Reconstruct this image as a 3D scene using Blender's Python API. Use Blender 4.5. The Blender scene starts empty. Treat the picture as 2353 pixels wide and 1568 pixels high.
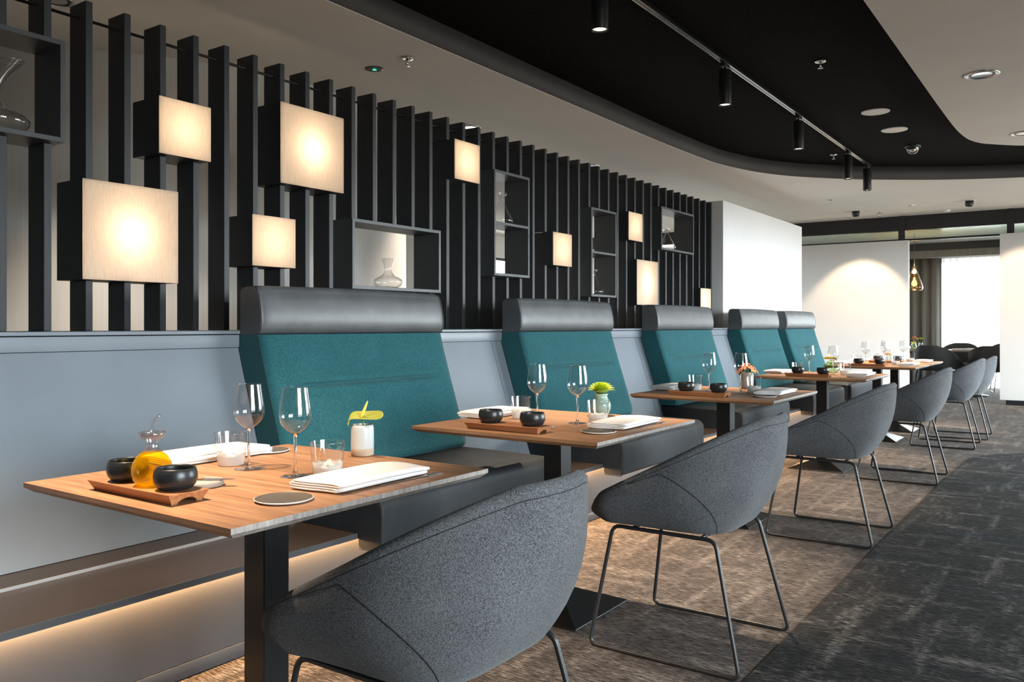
import bpy, bmesh, math, random
from mathutils import Vector, Matrix
R = random.Random(7)
PI = math.pi
sc = bpy.context.scene
COL = sc.collection

# ------------------------------------------------------------------ camera, world, exposure
cam_d = bpy.data.cameras.new('camera'); cam = bpy.data.objects.new('camera', cam_d); COL.objects.link(cam)
cam.location = (0, 0, 1.132); cam.rotation_euler = (PI/2, 0, math.radians(35.011))
cam_d.sensor_width = 36; cam_d.lens = 1908.28*36/2353; cam_d.shift_y = -34.73/2353
cam_d.clip_start = 0.05; cam_d.clip_end = 200
sc.camera = cam
sc.view_settings.view_transform = 'Standard'; sc.view_settings.look = 'None'
sc.view_settings.gamma = 1; sc.view_settings.use_curve_mapping = False
sc.view_settings.exposure = 0.0
cy = sc.cycles
cy.use_denoising = True
cy.max_bounces = 9; cy.diffuse_bounces = 4; cy.glossy_bounces = 4; cy.transmission_bounces = 8; cy.transparent_max_bounces = 24
cy.caustics_reflective = False; cy.caustics_refractive = False; cy.sample_clamp_indirect = 5.0

W_STR = 42.0          # overcast sky
SPOT_W = 700.0       # track spots over the tables
LAMP_W = 1.5         # bulbs in the shelf lamps
LED_E = 150.0         # led strip under the shelf
DOWN_W = 140.0

wd = bpy.data.worlds.new('sky'); sc.world = wd; wd.use_nodes = True
nt = wd.node_tree
bg = nt.nodes['Background']; bg.inputs['Strength'].default_value = W_STR
_tc = nt.nodes.new('ShaderNodeTexCoord'); _sx = nt.nodes.new('ShaderNodeSeparateXYZ'); _rp = nt.nodes.new('ShaderNodeValToRGB')
nt.links.new(_tc.outputs['Generated'], _sx.inputs[0]); _mr = nt.nodes.new('ShaderNodeMapRange')
_mr.inputs['From Min'].default_value = -1; _mr.inputs['From Max'].default_value = 1
nt.links.new(_sx.outputs['Z'], _mr.inputs['Value']); nt.links.new(_mr.outputs[0], _rp.inputs['Fac'])
_e = _rp.color_ramp.elements      # dark ground below the horizon, overcast sky above
_e[0].position = 0.488; _e[0].color = (0.135, 0.132, 0.125, 1)
_e[1].position = 0.503; _e[1].color = (0.86, 0.94, 1.0, 1)
nt.links.new(_rp.outputs['Color'], bg.inputs['Color'])

def portal(name, loc, rot, sx, sy):
    l = bpy.data.lights.new(name, 'AREA'); l.shape = 'RECTANGLE'; l.size = sx; l.size_y = sy; l.energy = 1
    l.cycles.is_portal = True
    o = bpy.data.objects.new(name, l); o.location = loc; o.rotation_euler = rot; COL.objects.link(o)
RX = 3.6           # right-hand window wall
portal('window_portal', (RX+0.25, 0.75, 1.3), (0, PI/2, 0), 2.4, 2.7)
portal('window_portal_far', (RX+0.25, 10.5, 1.3), (0, PI/2, 0), 2.4, 7.0)
portal('far_window_portal', (-0.8, 18.6, 1.25), (-PI/2, 0, 0), 3.8, 2.3)
portal('rear_window_portal', (-9.25, 12.05, 1.4), (0, -PI/2, 0), 2.0, 2.9)
portal('rear_far_window_portal', (-7.4, 18.6, 1.25), (-PI/2, 0, 0), 2.4, 2.3)

# ------------------------------------------------------------------ helpers
class B:
    def __init__(s): s.v = []; s.f = []; s.sm = []
    def add(s, vs, fs, smooth=False):
        n = len(s.v); s.v += [tuple(v) for v in vs]
        for f in fs: s.f.append([i+n for i in f]); s.sm.append(smooth)
        return s
    def box(s, x0, x1, y0, y1, z0, z1):
        return s.add([(x0,y0,z0),(x1,y0,z0),(x1,y1,z0),(x0,y1,z0),(x0,y0,z1),(x1,y0,z1),(x1,y1,z1),(x0,y1,z1)],
            [(0,3,2,1),(4,5,6,7),(0,1,5,4),(1,2,6,5),(2,3,7,6),(3,0,4,7)])
    def lathe(s, prof, seg=32, c=(0,0,0), smooth=True, off=None, cap0=False, cap1=False):
        vs = []; fs = []
        for i, (r, z) in enumerate(prof):
            ox, oy = off[i] if off else (0, 0)
            for k in range(seg):
                a = 2*PI*k/seg; vs.append((c[0]+ox+r*math.cos(a), c[1]+oy+r*math.sin(a), c[2]+z))
        for i in range(len(prof)-1):
            for k in range(seg):
                k2 = (k+1) % seg; fs.append((i*seg+k, i*seg+k2, (i+1)*seg+k2, (i+1)*seg+k))
        s.add(vs, fs, smooth)
        n = len(s.v)-len(vs)
        if cap0: s.f.append([n+k for k in range(seg)][::-1]); s.sm.append(False)
        if cap1: s.f.append([n+(len(prof)-1)*seg+k for k in range(seg)]); s.sm.append(False)
        return s
    def tube(s, path, r, seg=8, closed=False, caps=True, smooth=True):
        P = [Vector(p) for p in path]; n = len(P); rs = r if isinstance(r, (list, tuple)) else [r]*n
        vs = []; fs = []; up = None
        for i in range(n):
            a = P[i-1] if (i > 0 or closed) else P[i]; b = P[(i+1) % n] if (i < n-1 or closed) else P[i]
            t = (b-a).normalized()
            if up is None:
                up = t.orthogonal().normalized()
            up = (up - t*up.dot(t));
            up = up.normalized() if up.length > 1e-6 else t.orthogonal().normalized()
            w = t.cross(up)
            for k in range(seg):
                an = 2*PI*k/seg; vs.append(P[i] + (up*math.cos(an)+w*math.sin(an))*rs[i])
        m = n if closed else n-1
        for i in range(m):
            for k in range(seg):
                k2 = (k+1) % seg; j = (i+1) % n; fs.append((i*seg+k, i*seg+k2, j*seg+k2, j*seg+k))
        if caps and not closed:
            fs.append(tuple(range(seg))[::-1]); fs.append(tuple((n-1)*seg+k for k in range(seg)))
        return s.add(vs, fs, smooth)
    def prism(s, pts, axis, lo, hi, smooth=False):
        # pts 2D; axis 'x': pts are (y,z); 'y': (x,z); 'z': (x,y)
        def mk(p, h): return {'x': (h, p[0], p[1]), 'y': (p[0], h, p[1]), 'z': (p[0], p[1], h)}[axis]
        n = len(pts); vs = [mk(p, lo) for p in pts]+[mk(p, hi) for p in pts]
        s.add(vs, [(i, (i+1) % n, n+(i+1) % n, n+i) for i in range(n)], smooth)
        k = len(s.v)-2*n
        s.f.append([k+i for i in range(n)][::-1]); s.sm.append(False)
        s.f.append([k+n+i for i in range(n)]); s.sm.append(False)
        return s
    def grid(s, fn, nu, nv, smooth=True, closeu=False):
        vs = [fn(i/(nu if closeu else nu-1), j/(nv-1)) for i in range(nu) for j in range(nv)]
        fs = []
        for i in range(nu if closeu else nu-1):
            for j in range(nv-1):
                i2 = (i+1) % nu; fs.append((i*nv+j, i2*nv+j, i2*nv+j+1, i*nv+j+1))
        return s.add(vs, fs, smooth)
    def build(s, name, m, parent=None, bevel=0, bseg=2, loc=None, rot=None, thick=0, angle=35):
        me = bpy.data.meshes.new(name)
        bm = bmesh.new()
        vs = [bm.verts.new(v) for v in s.v]
        for f, q in zip(s.f, s.sm):
            try: fc = bm.faces.new([vs[i] for i in f]); fc.smooth = q
            except ValueError: pass
        bmesh.ops.remove_doubles(bm, verts=bm.verts, dist=1e-6)
        if thick:
            pass
        bmesh.ops.recalc_face_normals(bm, faces=bm.faces)
        if bevel:
            es = [e for e in bm.edges if len(e.link_faces) == 2 and e.calc_face_angle(0) > math.radians(angle)]
            bmesh.ops.bevel(bm, geom=es, offset=bevel, segments=bseg, profile=0.5, affect='EDGES', clamp_overlap=True)
            if bseg > 1:
                for f in bm.faces: f.smooth = True
        bm.to_mesh(me); bm.free()
        if bevel and bseg > 1:
            try: me.set_sharp_from_angle(angle=math.radians(50))
            except Exception: pass
        if m: me.materials.append(m)
        o = bpy.data.objects.new(name, me); COL.objects.link(o)
        if parent: o.parent = parent
        if loc: o.location = loc
        if rot: o.rotation_euler = rot
        if thick:
            md = o.modifiers.new('solid', 'SOLIDIFY'); md.thickness = thick; md.offset = 0
        return o

def thing(name, label, cat, loc=(0,0,0), rz=0, group=None):
    o = bpy.data.objects.new(name, None); COL.objects.link(o); o.location = loc; o.rotation_euler = (0,0,rz)
    o.empty_display_size = 0.1
    return tag(o, label, cat, group)
def tag(o, label, cat, group=None):
    o['label'] = label; o['category'] = cat
    if group: o['group'] = group
    return o
def struct(o, label=None, cat=None):
    o['kind'] = 'structure'
    if label: o['label'] = label
    if cat: o['category'] = cat
    return o
def dup(root, loc, rz=0, label=None, group=None):
    r = root.copy(); COL.objects.link(r); r.location = loc; r.rotation_euler = (0,0,rz)
    if label: r['label'] = label
    if group: r['group'] = group
    for ch in list(root.children):
        c = ch.copy(); COL.objects.link(c); c.parent = r
        for g in list(ch.children):
            d = g.copy(); COL.objects.link(d); d.parent = c
    return r

# ------------------------------------------------------------------ materials
MATS = {}
def base_mat(name):
    m = bpy.data.materials.new(name); m.use_nodes = True
    MATS[name] = m
    return m, m.node_tree.nodes, m.node_tree.links, m.node_tree.nodes['Principled BSDF']
def N(nodes, t, **kw):
    n = nodes.new(t)
    for k, v in kw.items():
        if k in n.inputs: n.inputs[k].default_value = v
        else: setattr(n, k, v)
    return n
def noise(nodes, links, scale=(1,1,1), sc_=5.0, detail=3.0, rough=0.55, coord='Object'):
    tc = N(nodes, 'ShaderNodeTexCoord'); mp = N(nodes, 'ShaderNodeMapping'); mp.inputs['Scale'].default_value = scale
    nz = N(nodes, 'ShaderNodeTexNoise'); nz.inputs['Scale'].default_value = sc_; nz.inputs['Detail'].default_value = detail; nz.inputs['Roughness'].default_value = rough
    links.new(tc.outputs[coord], mp.inputs['Vector']); links.new(mp.outputs['Vector'], nz.inputs['Vector'])
    return nz.outputs['Fac']
def ramp(nodes, links, fac, stops):
    r = N(nodes, 'ShaderNodeValToRGB'); e = r.color_ramp.elements
    while len(e) < len(stops): e.new(0.5)
    for el, (p, c) in zip(e, stops): el.position = p; el.color = (*c, 1) if len(c) == 3 else c
    links.new(fac, r.inputs['Fac']); return r.outputs['Color']
def math_(nodes, links, op, a, b):
    n = N(nodes, 'ShaderNodeMath', operation=op)
    for i, x in enumerate((a, b)):
        if isinstance(x, (int, float)): n.inputs[i].default_value = x
        else: links.new(x, n.inputs[i])
    return n.outputs[0]
def mixc(nodes, links, fac, a, b, mode='MIX'):
    n = N(nodes, 'ShaderNodeMix', data_type='RGBA', blend_type=mode)
    for i, x in ((0, fac), (6, a), (7, b)):
        if isinstance(x, (int, float)): n.inputs[i].default_value = x
        elif isinstance(x, tuple): n.inputs[i].default_value = (*x, 1)
        else: links.new(x, n.inputs[i])
    return n.outputs[2]
def bump(nodes, links, bsdf, h, strength=0.3, dist=0.002):
    b = N(nodes, 'ShaderNodeBump'); b.inputs['Strength'].default_value = strength; b.inputs['Distance'].default_value = dist
    links.new(h, b.inputs['Height']); links.new(b.outputs['Normal'], bsdf.inputs['Normal'])
def M(name, col, rough=0.5, metal=0.0, var=0.0, vscale=6.0, stretch=(1,1,1), bmp=0.0, bscale=60.0, spec=0.5, coat=0.0, sheen=0.0):
    m, n, l, p = base_mat(name)
    p.inputs['Base Color'].default_value = (*col, 1); p.inputs['Roughness'].default_value = rough; p.inputs['Metallic'].default_value = metal
    p.inputs['Specular IOR Level'].default_value = spec; p.inputs['Coat Weight'].default_value = coat; p.inputs['Sheen Weight'].default_value = sheen
    if var:
        f = noise(n, l, stretch, vscale, 4)
        a = tuple(max(0, c*(1-var)) for c in col); b = tuple(c*(1+var) for c in col)
        l.new(ramp(n, l, f, [(0.3, a), (0.7, b)]), p.inputs['Base Color'])
    if bmp: bump(n, l, p, noise(n, l, stretch, bscale, 3), bmp)
    return m

m_ceil = M('white_plaster', (0.72, 0.675, 0.61), 0.9, var=0.04, vscale=1.2)
m_fascia = M('dark_grey_fascia', (0.055, 0.052, 0.05), 0.75, var=0.06, vscale=3)
m_black = M('black_felt', (0.006, 0.0055, 0.005), 1.0, var=0.6, vscale=55, bmp=1.0, bscale=110, spec=0.05)
m_white = M('white_wall_paint', (0.92, 0.925, 0.93), 0.55, var=0.015, vscale=2)
m_pod = M('ribbed_white_wallpaper', (0.74, 0.72, 0.69), 0.7, var=0.05, vscale=14, stretch=(8,8,0.15), bmp=0.15, bscale=60)
m_grey = M('blue_grey_paint', (0.195, 0.222, 0.256), 0.42, var=0.05, vscale=4, bmp=0.03, bscale=30)
m_chalk = M('worn_grey_edge', (0.34, 0.35, 0.36), 0.45, var=0.2, vscale=12, stretch=(1,.3,1))
m_greyd = M('dark_blue_grey_paint', (0.05, 0.052, 0.057), 0.38, var=0.05, vscale=5)
m_shelf = M('brown_grey_laminate', (0.036, 0.025, 0.019), 0.30, var=0.06, vscale=5)
m_slat = M('black_stained_ash', (0.026, 0.028, 0.032), 0.5, var=0.22, vscale=5, stretch=(25,25,0.5), bmp=0.12, bscale=9)
m_metal = M('black_powder_coat', (0.012, 0.013, 0.014), 0.4, var=0.1, vscale=30, spec=0.5)
m_steel = M('dark_gloss_steel', (0.008, 0.0085, 0.009), 0.3, var=0.05, vscale=9, spec=0.4)
m_box = M('charcoal_box_lacquer', (0.022, 0.023, 0.027), 0.5, var=0.06, vscale=8)
m_shelfbox = M('grey_edge_lacquer', (0.06, 0.064, 0.068), 0.45, var=0.05, vscale=8)
m_chrome = M('chrome', (0.75, 0.74, 0.72), 0.18, metal=1.0, var=0.03, vscale=10)
m_bowl = M('black_stoneware', (0.02, 0.021, 0.023), 0.33, var=0.35, vscale=40, stretch=(1,1,4), metal=0.25, bmp=0.1, bscale=80)
m_linenw = M('white_linen', (0.75, 0.73, 0.72), 0.85, var=0.02, vscale=30, bmp=0.25, bscale=220)
m_plate = M('taupe_glazed_plate', (0.085, 0.072, 0.062), 0.4, var=0.06, vscale=20)
m_platerim = M('white_plate_rim', (0.72, 0.70, 0.67), 0.4, var=0.03, vscale=20)
m_stone = M('grey_stone', (0.27, 0.24, 0.205), 0.7, var=0.25, vscale=24, bmp=0.2, bscale=60)
m_glaze = M('pale_blue_glaze', (0.52, 0.545, 0.545), 0.22, var=0.05, vscale=18, coat=0.3)
m_clay = M('bare_clay', (0.50, 0.385, 0.28), 0.8, var=0.12, vscale=40, bmp=0.2, bscale=120)
m_celadon = M('celadon_glaze', (0.33, 0.50, 0.42), 0.3, var=0.06, vscale=18, coat=0.3)
m_greyclay = M('grey_glaze', (0.33, 0.32, 0.29), 0.5, var=0.15, vscale=20)
m_chrys = M('lime_petal', (0.50, 0.62, 0.02), 0.6, var=0.25, vscale=60)
m_spadix = M('yellow_spadix', (0.80, 0.60, 0.10), 0.55, var=0.2, vscale=30)
m_orange = M('orange_petal', (0.80, 0.28, 0.11), 0.6, var=0.3, vscale=60)
m_yellow = M('yellow_petal', (0.72, 0.62, 0.03), 0.55, var=0.2, vscale=40)
m_stem = M('green_stem', (0.16, 0.28, 0.06), 0.6, var=0.2, vscale=40)
m_whiteplastic = M('white_enamel', (0.75, 0.74, 0.71), 0.4, var=0.02, vscale=8)
m_beam = M('black_lacquer_beam', (0.013, 0.013, 0.015), 0.28, var=0.05, vscale=4)
m_panel = M('cream_panel_paint', (0.62, 0.60, 0.58), 0.6, var=0.015, vscale=3)
m_drape = M('olive_grey_drape', (0.15, 0.14, 0.12), 0.9, var=0.15, vscale=6, stretch=(6,6,0.3), sheen=0.1)
m_gloss = M('gloss_white_ceiling', (0.72, 0.74, 0.70), 0.12, var=0.02, vscale=2, spec=0.8)
m_seam = M('charcoal_thread', (0.012, 0.012, 0.013), 0.9, var=0.2, vscale=60)
m_farchair = M('black_felt_upholstery', (0.014, 0.015, 0.016), 0.8, var=0.25, vscale=50)

def mk_wood(name, c0, c1, c2, rough=0.45, stretch=(1.6, 22, 22), rnd=0.35):
    m, n, l, p = base_mat(name)
    f = noise(n, l, stretch, 2.4, 6, 0.62); f2 = noise(n, l, (stretch[0]*3, stretch[1]*6, stretch[2]*6), 2.0, 3)
    mx = math_(n, l, 'ADD', math_(n, l, 'MULTIPLY', f, 0.75), math_(n, l, 'MULTIPLY', f2, 0.25))
    c = ramp(n, l, mx, [(0.33, c0), (0.5, c1), (0.68, c2)])
    oi = N(n, 'ShaderNodeObjectInfo')
    k = math_(n, l, 'ADD', math_(n, l, 'MULTIPLY', oi.outputs['Random'], rnd), 1-rnd/2)
    g = N(n, 'ShaderNodeCombineColor')
    for i in range(3): l.new(k, g.inputs[i])
    l.new(mixc(n, l, 1.0, c, g.outputs[0], 'MULTIPLY'), p.inputs['Base Color'])
    p.inputs['Roughness'].default_value = rough
    bump(n, l, p, mx, 0.08, 0.001)
    return m
m_wood = mk_wood('walnut_planks', (0.165, 0.080, 0.040), (0.285, 0.145, 0.073), (0.40, 0.222, 0.116))
m_woodend = mk_wood('grey_end_grain', (0.16, 0.13, 0.115), (0.27, 0.235, 0.215), (0.38, 0.34, 0.32), 0.6, (30, 30, 4), 0.2)
m_tray = mk_wood('acacia', (0.16, 0.055, 0.022), (0.30, 0.125, 0.052), (0.42, 0.20, 0.09), 0.4, (2.5, 30, 30), 0.3)

def mk_weave(name, dark, light, s=760.0, rough=0.9, bs=0.35):
    m, n, l, p = base_mat(name)
    fa = noise(n, l, (1, .22, .5), s, 1); fb = noise(n, l, (.22, 1, 1), s, 1)
    f = math_(n, l, 'ADD', math_(n, l, 'MULTIPLY', fa, .5), math_(n, l, 'MULTIPLY', fb, .5)); f2 = noise(n, l, (1,1,1), 7, 2)
    k = math_(n, l, 'ADD', math_(n, l, 'MULTIPLY', f, 0.9), math_(n, l, 'MULTIPLY', f2, 0.10))
    l.new(ramp(n, l, k, [(0.34, dark), (0.66, light)]), p.inputs['Base Color'])
    p.inputs['Roughness'].default_value = rough; p.inputs['Specular IOR Level'].default_value = 0.15; p.inputs['Sheen Weight'].default_value = 0.08
    bump(n, l, p, k, bs, 0.0015)
    return m
m_chair = mk_weave('charcoal_wool_weave', (0.006, 0.0065, 0.008), (0.15, 0.155, 0.166))
m_teal = mk_weave('teal_wool', (0.006, 0.052, 0.061), (0.036, 0.145, 0.165), 520, 0.9, 0.12)

def mk_leather(name, c, rough=0.42, spec=0.5):
    m, n, l, p = base_mat(name)
    f = noise(n, l, (1,1,1), 9, 6, 0.7); f2 = noise(n, l, (1,1,1), 260, 2)
    a = tuple(x*0.72 for x in c); b = tuple(x*1.25 for x in c)
    l.new(ramp(n, l, f, [(0.32, a), (0.62, c), (0.74, b)]), p.inputs['Base Color'])
    p.inputs['Roughness'].default_value = rough; p.inputs['Specular IOR Level'].default_value = spec
    bump(n, l, p, f2, 0.12, 0.001)
    return m
m_leather = mk_leather('charcoal_leather', (0.095, 0.10, 0.105))
m_seatl = mk_leather('dark_seat_leather', (0.022, 0.025, 0.029), 0.55, 0.15)

def mk_glass_thin(name, tint=(0.985, 0.99, 0.99), base=0.05, power=3.2):
    m, n, l, p = base_mat(name)
    n.remove(p); out = n['Material Output']
    t = N(n, 'ShaderNodeBsdfTransparent'); t.inputs['Color'].default_value = (*tint, 1)
    g = N(n, 'ShaderNodeBsdfGlossy'); g.inputs['Roughness'].default_value = 0.015
    lw = N(n, 'ShaderNodeLayerWeight'); lw.inputs['Blend'].default_value = 0.5
    fac = math_(n, l, 'ADD', math_(n, l, 'MULTIPLY', math_(n, l, 'POWER', lw.outputs['Facing'], power), 0.8), base)
    mx = N(n, 'ShaderNodeMixShader'); l.new(fac, mx.inputs[0]); l.new(t.outputs[0], mx.inputs[1]); l.new(g.outputs[0], mx.inputs[2])
    l.new(mx.outputs[0], out.inputs['Surface'])
    return m
m_glass = mk_glass_thin('clear_glass', base=0.11, power=2.5)
m_pane = mk_glass_thin('window_pane', (0.97, 0.985, 0.98), 0.04, 5)
m_transom = mk_glass_thin('green_tinted_pane', (0.92, 0.98, 0.93), 0.05, 5)
m_amber = mk_glass_thin('amber_glass', (0.95, 0.72, 0.32), 0.1, 2.5)
m_greenglass = mk_glass_thin('pale_green_glass', (0.78, 0.92, 0.62), 0.1, 2.0)
def mk_solidglass(name, col, ior=1.45, rough=0.0):
    m, n, l, p = base_mat(name)
    p.inputs['Base Color'].default_value = (*col, 1); p.inputs['Transmission Weight'].default_value = 1.0
    p.inputs['IOR'].default_value = ior; p.inputs['Roughness'].default_value = rough
    return m
m_stemglass = mk_solidglass('stem_glass', (1, 1, 1))
def mk_oil():
    m, n, l, p = base_mat('olive_oil')
    out = n['Material Output']; n.remove(p)
    rf = N(n, 'ShaderNodeBsdfTransparent'); rf.inputs['Color'].default_value = (0.96, 0.78, 0.09, 1)
    tl = N(n, 'ShaderNodeBsdfTranslucent'); tl.inputs['Color'].default_value = (0.85, 0.55, 0.015, 1)
    a = N(n, 'ShaderNodeMixShader'); a.inputs[0].default_value = 0.35; l.new(rf.outputs[0], a.inputs[1]); l.new(tl.outputs[0], a.inputs[2])
    g = N(n, 'ShaderNodeBsdfGlossy'); g.inputs['Roughness'].default_value = 0.02
    lw = N(n, 'ShaderNodeLayerWeight'); lw.inputs['Blend'].default_value = 0.5
    fac = math_(n, l, 'ADD', math_(n, l, 'MULTIPLY', math_(n, l, 'POWER', lw.outputs['Facing'], 4), 0.5), 0.05)
    b = N(n, 'ShaderNodeMixShader'); l.new(fac, b.inputs[0]); l.new(a.outputs[0], b.inputs[1]); l.new(g.outputs[0], b.inputs[2])
    l.new(b.outputs[0], out.inputs['Surface']); return m
m_oil = mk_oil()
def mk_translucent(name, col, t=0.7, transp=0.0, stripes=0.0, dif=None):
    m, n, l, p = base_mat(name)
    out = n['Material Output']; n.remove(p)
    d = N(n, 'ShaderNodeBsdfDiffuse'); d.inputs['Color'].default_value = (*(dif or col), 1)
    tr = N(n, 'ShaderNodeBsdfTranslucent'); tr.inputs['Color'].default_value = (*col, 1)
    if stripes:
        f = noise(n, l, (1,1,0.12), 160, 3)
        f2 = noise(n, l, (1,1,1), 240, 2)
        ff = math_(n, l, 'ADD', math_(n, l, 'MULTIPLY', f, .6), math_(n, l, 'MULTIPLY', f2, .4))
        c = ramp(n, l, ff, [(0.3, tuple(x*(1-stripes) for x in col)), (0.7, tuple(min(1, x*(1+stripes)) for x in col))])
        l.new(c, tr.inputs['Color'])
    mx = N(n, 'ShaderNodeMixShader'); mx.inputs[0].default_value = t; l.new(d.outputs[0], mx.inputs[1]); l.new(tr.outputs[0], mx.inputs[2])
    last = mx
    if transp:
        tp = N(n, 'ShaderNodeBsdfTransparent'); m2 = N(n, 'ShaderNodeMixShader'); m2.inputs[0].default_value = transp
        l.new(mx.outputs[0], m2.inputs[1]); l.new(tp.outputs[0], m2.inputs[2]); last = m2
    l.new(last.outputs[0], out.inputs['Surface']); return m
m_shade = mk_translucent('linen_lamp_shade', (0.82, 0.71, 0.60), 0.72, stripes=0.16, dif=(0.72, 0.66, 0.60))
m_sheer = mk_translucent('sheer_curtain_cloth', (0.92, 0.94, 0.95), 0.75, 0.25)
m_frost = mk_translucent('frosted_glass_base', (0.88, 0.88, 0.88), 0.45, 0.10)
m_spathe = mk_translucent('lime_spathe', (0.40, 0.42, 0.09), 0.3, stripes=0.0)
def mk_emit(name, col, s):
    m, n, l, p = base_mat(name)
    p.inputs['Base Color'].default_value = (*col, 1); p.inputs['Emission Color'].default_value = (*col, 1); p.inputs['Emission Strength'].default_value = s
    return m
m_led = mk_emit('warm_led', (1.0, 0.56, 0.24), LED_E)
m_spotlens = mk_emit('warm_lamp_lens', (1.0, 0.80, 0.58), 9.0)
m_green = mk_emit('green_led', (0.02, 1.0, 0.35), 4.0)
m_bulb = mk_emit('warm_bulb', (1.0, 0.72, 0.42), 3.0)

def mk_carpet(name, lo, mid, hi, blue=None):
    m, n, l, p = base_mat(name)
    sy = noise(n, l, (9, 1.5, 1), 1.25, 4, 0.6); sx = noise(n, l, (1.6, 8, 1), 1.25, 4, 0.6)
    dash = noise(n, l, (24, 150, 1), 1.0, 3, 0.65); th2 = noise(n, l, (1,1,1), 240, 2)
    k = math_(n, l, 'MULTIPLY', math_(n, l, 'ADD', math_(n, l, 'MULTIPLY', dash, 0.9), math_(n, l, 'MULTIPLY', math_(n, l, 'MAXIMUM', sx, sy), 1.1)), 0.6)
    st = ramp(n, l, k, [(0.56, lo), (0.66, mid), (0.78, hi)])
    rib = math_(n, l, 'ADD', math_(n, l, 'MULTIPLY', dash, 0.75), math_(n, l, 'MULTIPLY', th2, 0.35))
    rc = ramp(n, l, rib, [(0.44, (0.30, 0.30, 0.30)), (0.54, (0.95, 0.95, 0.95)), (0.66, (1.3, 1.3, 1.3))])
    c = mixc(n, l, 1.0, st, rc, 'MULTIPLY')
    if blue:
        bn = noise(n, l, (0.5, 2.2, 1), 1.4, 3)
        bf = ramp(n, l, bn, [(0.55, (0,0,0)), (0.72, (0.6,0.6,0.6))])
        c = mixc(n, l, bf, c, mixc(n, l, 1.0, c, blue, 'MULTIPLY'))
    l.new(c, p.inputs['Base Color']); p.inputs['Roughness'].default_value = 0.95; p.inputs['Specular IOR Level'].default_value = 0.1
    bump(n, l, p, rib, 0.6, 0.004)
    return m
m_carpet = mk_carpet('taupe_carpet', (0.068, 0.059, 0.054), (0.108, 0.093, 0.085), (0.215, 0.189, 0.170))
m_carpetd = mk_carpet('charcoal_carpet', (0.022, 0.021, 0.021), (0.036, 0.034, 0.033), (0.15, 0.14, 0.13), (0.75, 1.0, 1.3))

# ------------------------------------------------------------------ room shell
CZ = 2.82; BZ = 2.976
struct(B().box(-9.0, RX+.2, -3.0, 19.0, -0.10, 0.0).build('floor', m_carpet), 'taupe streaked carpet covering the whole restaurant floor', 'floor')
edge = [(-.913,-2.95),(-.913,4.84),(-.905,6.6),(-.893,7.5),(-.873,7.95),(-.845,8.12),(-.80,8.27),(-.70,8.44),(-.507,8.64),(-.2,8.80),(.3,8.95),(1.2,9.1),(RX,9.2),(RX,-2.95)]
struct(B().prism(edge, 'z', 0.0002, 0.003).build('floor_aisle', m_carpetd), 'charcoal aisle carpet with curved end along the chairs', 'floor')
struct(B().box(-9.0, RX+.2, -3.0, 19.0, BZ, BZ+.1).build('ceiling', m_black), 'black felt ceiling above the track lights', 'ceiling')
# white ceiling dropped around the black recess, with its curved dark edge
cur = [(-3.258,-3.0),(-3.258,6.9),(-3.245,7.6),(-3.21,8.25),(-3.12,8.72),(-3.01,9.07),(-2.82,9.45),(-2.57,9.77),(-2.23,10.13),(-1.87,10.42),(-1.5,10.68),(-1.08,10.90),(-.65,11.07),(0.2,11.3),(1.5,11.5),(RX+.2,11.6)]
def smoothpts(P, n=4):
    out = []
    for i in range(len(P)-1):
        p0 = Vector(P[max(i-1,0)]); p1 = Vector(P[i]); p2 = Vector(P[i+1]); p3 = Vector(P[min(i+2,len(P)-1)])
        for k in range(n):
            t = k/n
            out.append(tuple(0.5*((2*p1)+(-p0+p2)*t+(2*p0-5*p1+4*p2-p3)*t*t+(-p0+3*p1-3*p2+p3)*t**3)))
    out.append(tuple(P[-1])); return out
curs = [cur[0]] + smoothpts(cur[1:], 4)
poly = curs + [(RX+.2, 14.05), (-9.0, 14.05), (-9.0, -3.0)]
struct(B().prism(poly, 'z', CZ, BZ-.001).build('ceiling_drop', m_ceil), 'white plaster ceiling lowered over the slatted screen', 'ceiling')
def ribbon(P, z0, z1, t):
    b = B(); n = len(P); off = []
    for i in range(n):
        a = Vector(P[max(i-1,0)]); c = Vector(P[min(i+1,n-1)]); d = (c-a).normalized(); off.append((P[i][0]+d.y*t, P[i][1]-d.x*t))
    for i in range(n-1):
        q = [P[i], P[i+1], off[i+1], off[i]]
        b.add([(x,y,z0) for x,y in q]+[(x,y,z1) for x,y in q], [(0,1,2,3),(7,6,5,4),(0,4,5,1),(2,6,7,3)], True)
    return b
struct(ribbon(curs, CZ+.004, BZ-.001, 0.006).build('trim_1', m_fascia), 'dark grey curved edge of the black ceiling recess', 'ceiling edge')
pen = [(-.977,-3.0),(-.977,6.9),(-.974,7.6),(-.966,8.07),(-.945,8.38),(-.916,8.58),(-.85,8.77),(-.757,8.89),(-.65,9.01),(-.534,9.11),(-.3,9.22),(.1,9.34),(.8,9.45),(RX+.2,9.6)]
struct(B().prism([pen[0]]+smoothpts(pen[1:],3)+[(RX+.2,-3.0)], 'z', CZ, BZ-.001).build('ceiling_island', m_ceil), 'white ceiling island with rounded corner over the aisle', 'ceiling')
# far room ceiling
struct(B().box(-9.0, RX+.2, 14.06, 19.0, 2.66, BZ-.001).build('ceiling_far', m_gloss), 'glossy white ceiling of the room past the panels', 'ceiling')
# outer walls
struct(B().box(-9.0, RX+.2, -3.2, -3.0, 0, BZ).build('wall_back', m_fascia))
# left wall with a window behind the screen
b = B(); b.box(-9.2,-9.0,-3,10.6,0,BZ); b.box(-9.2,-9.0,13.5,19,0,BZ); b.box(-9.2,-9.0,10.6,13.5,0,.4); b.box(-9.2,-9.0,10.6,13.5,2.4,BZ)
struct(b.build('wall_left', m_pod))
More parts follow.
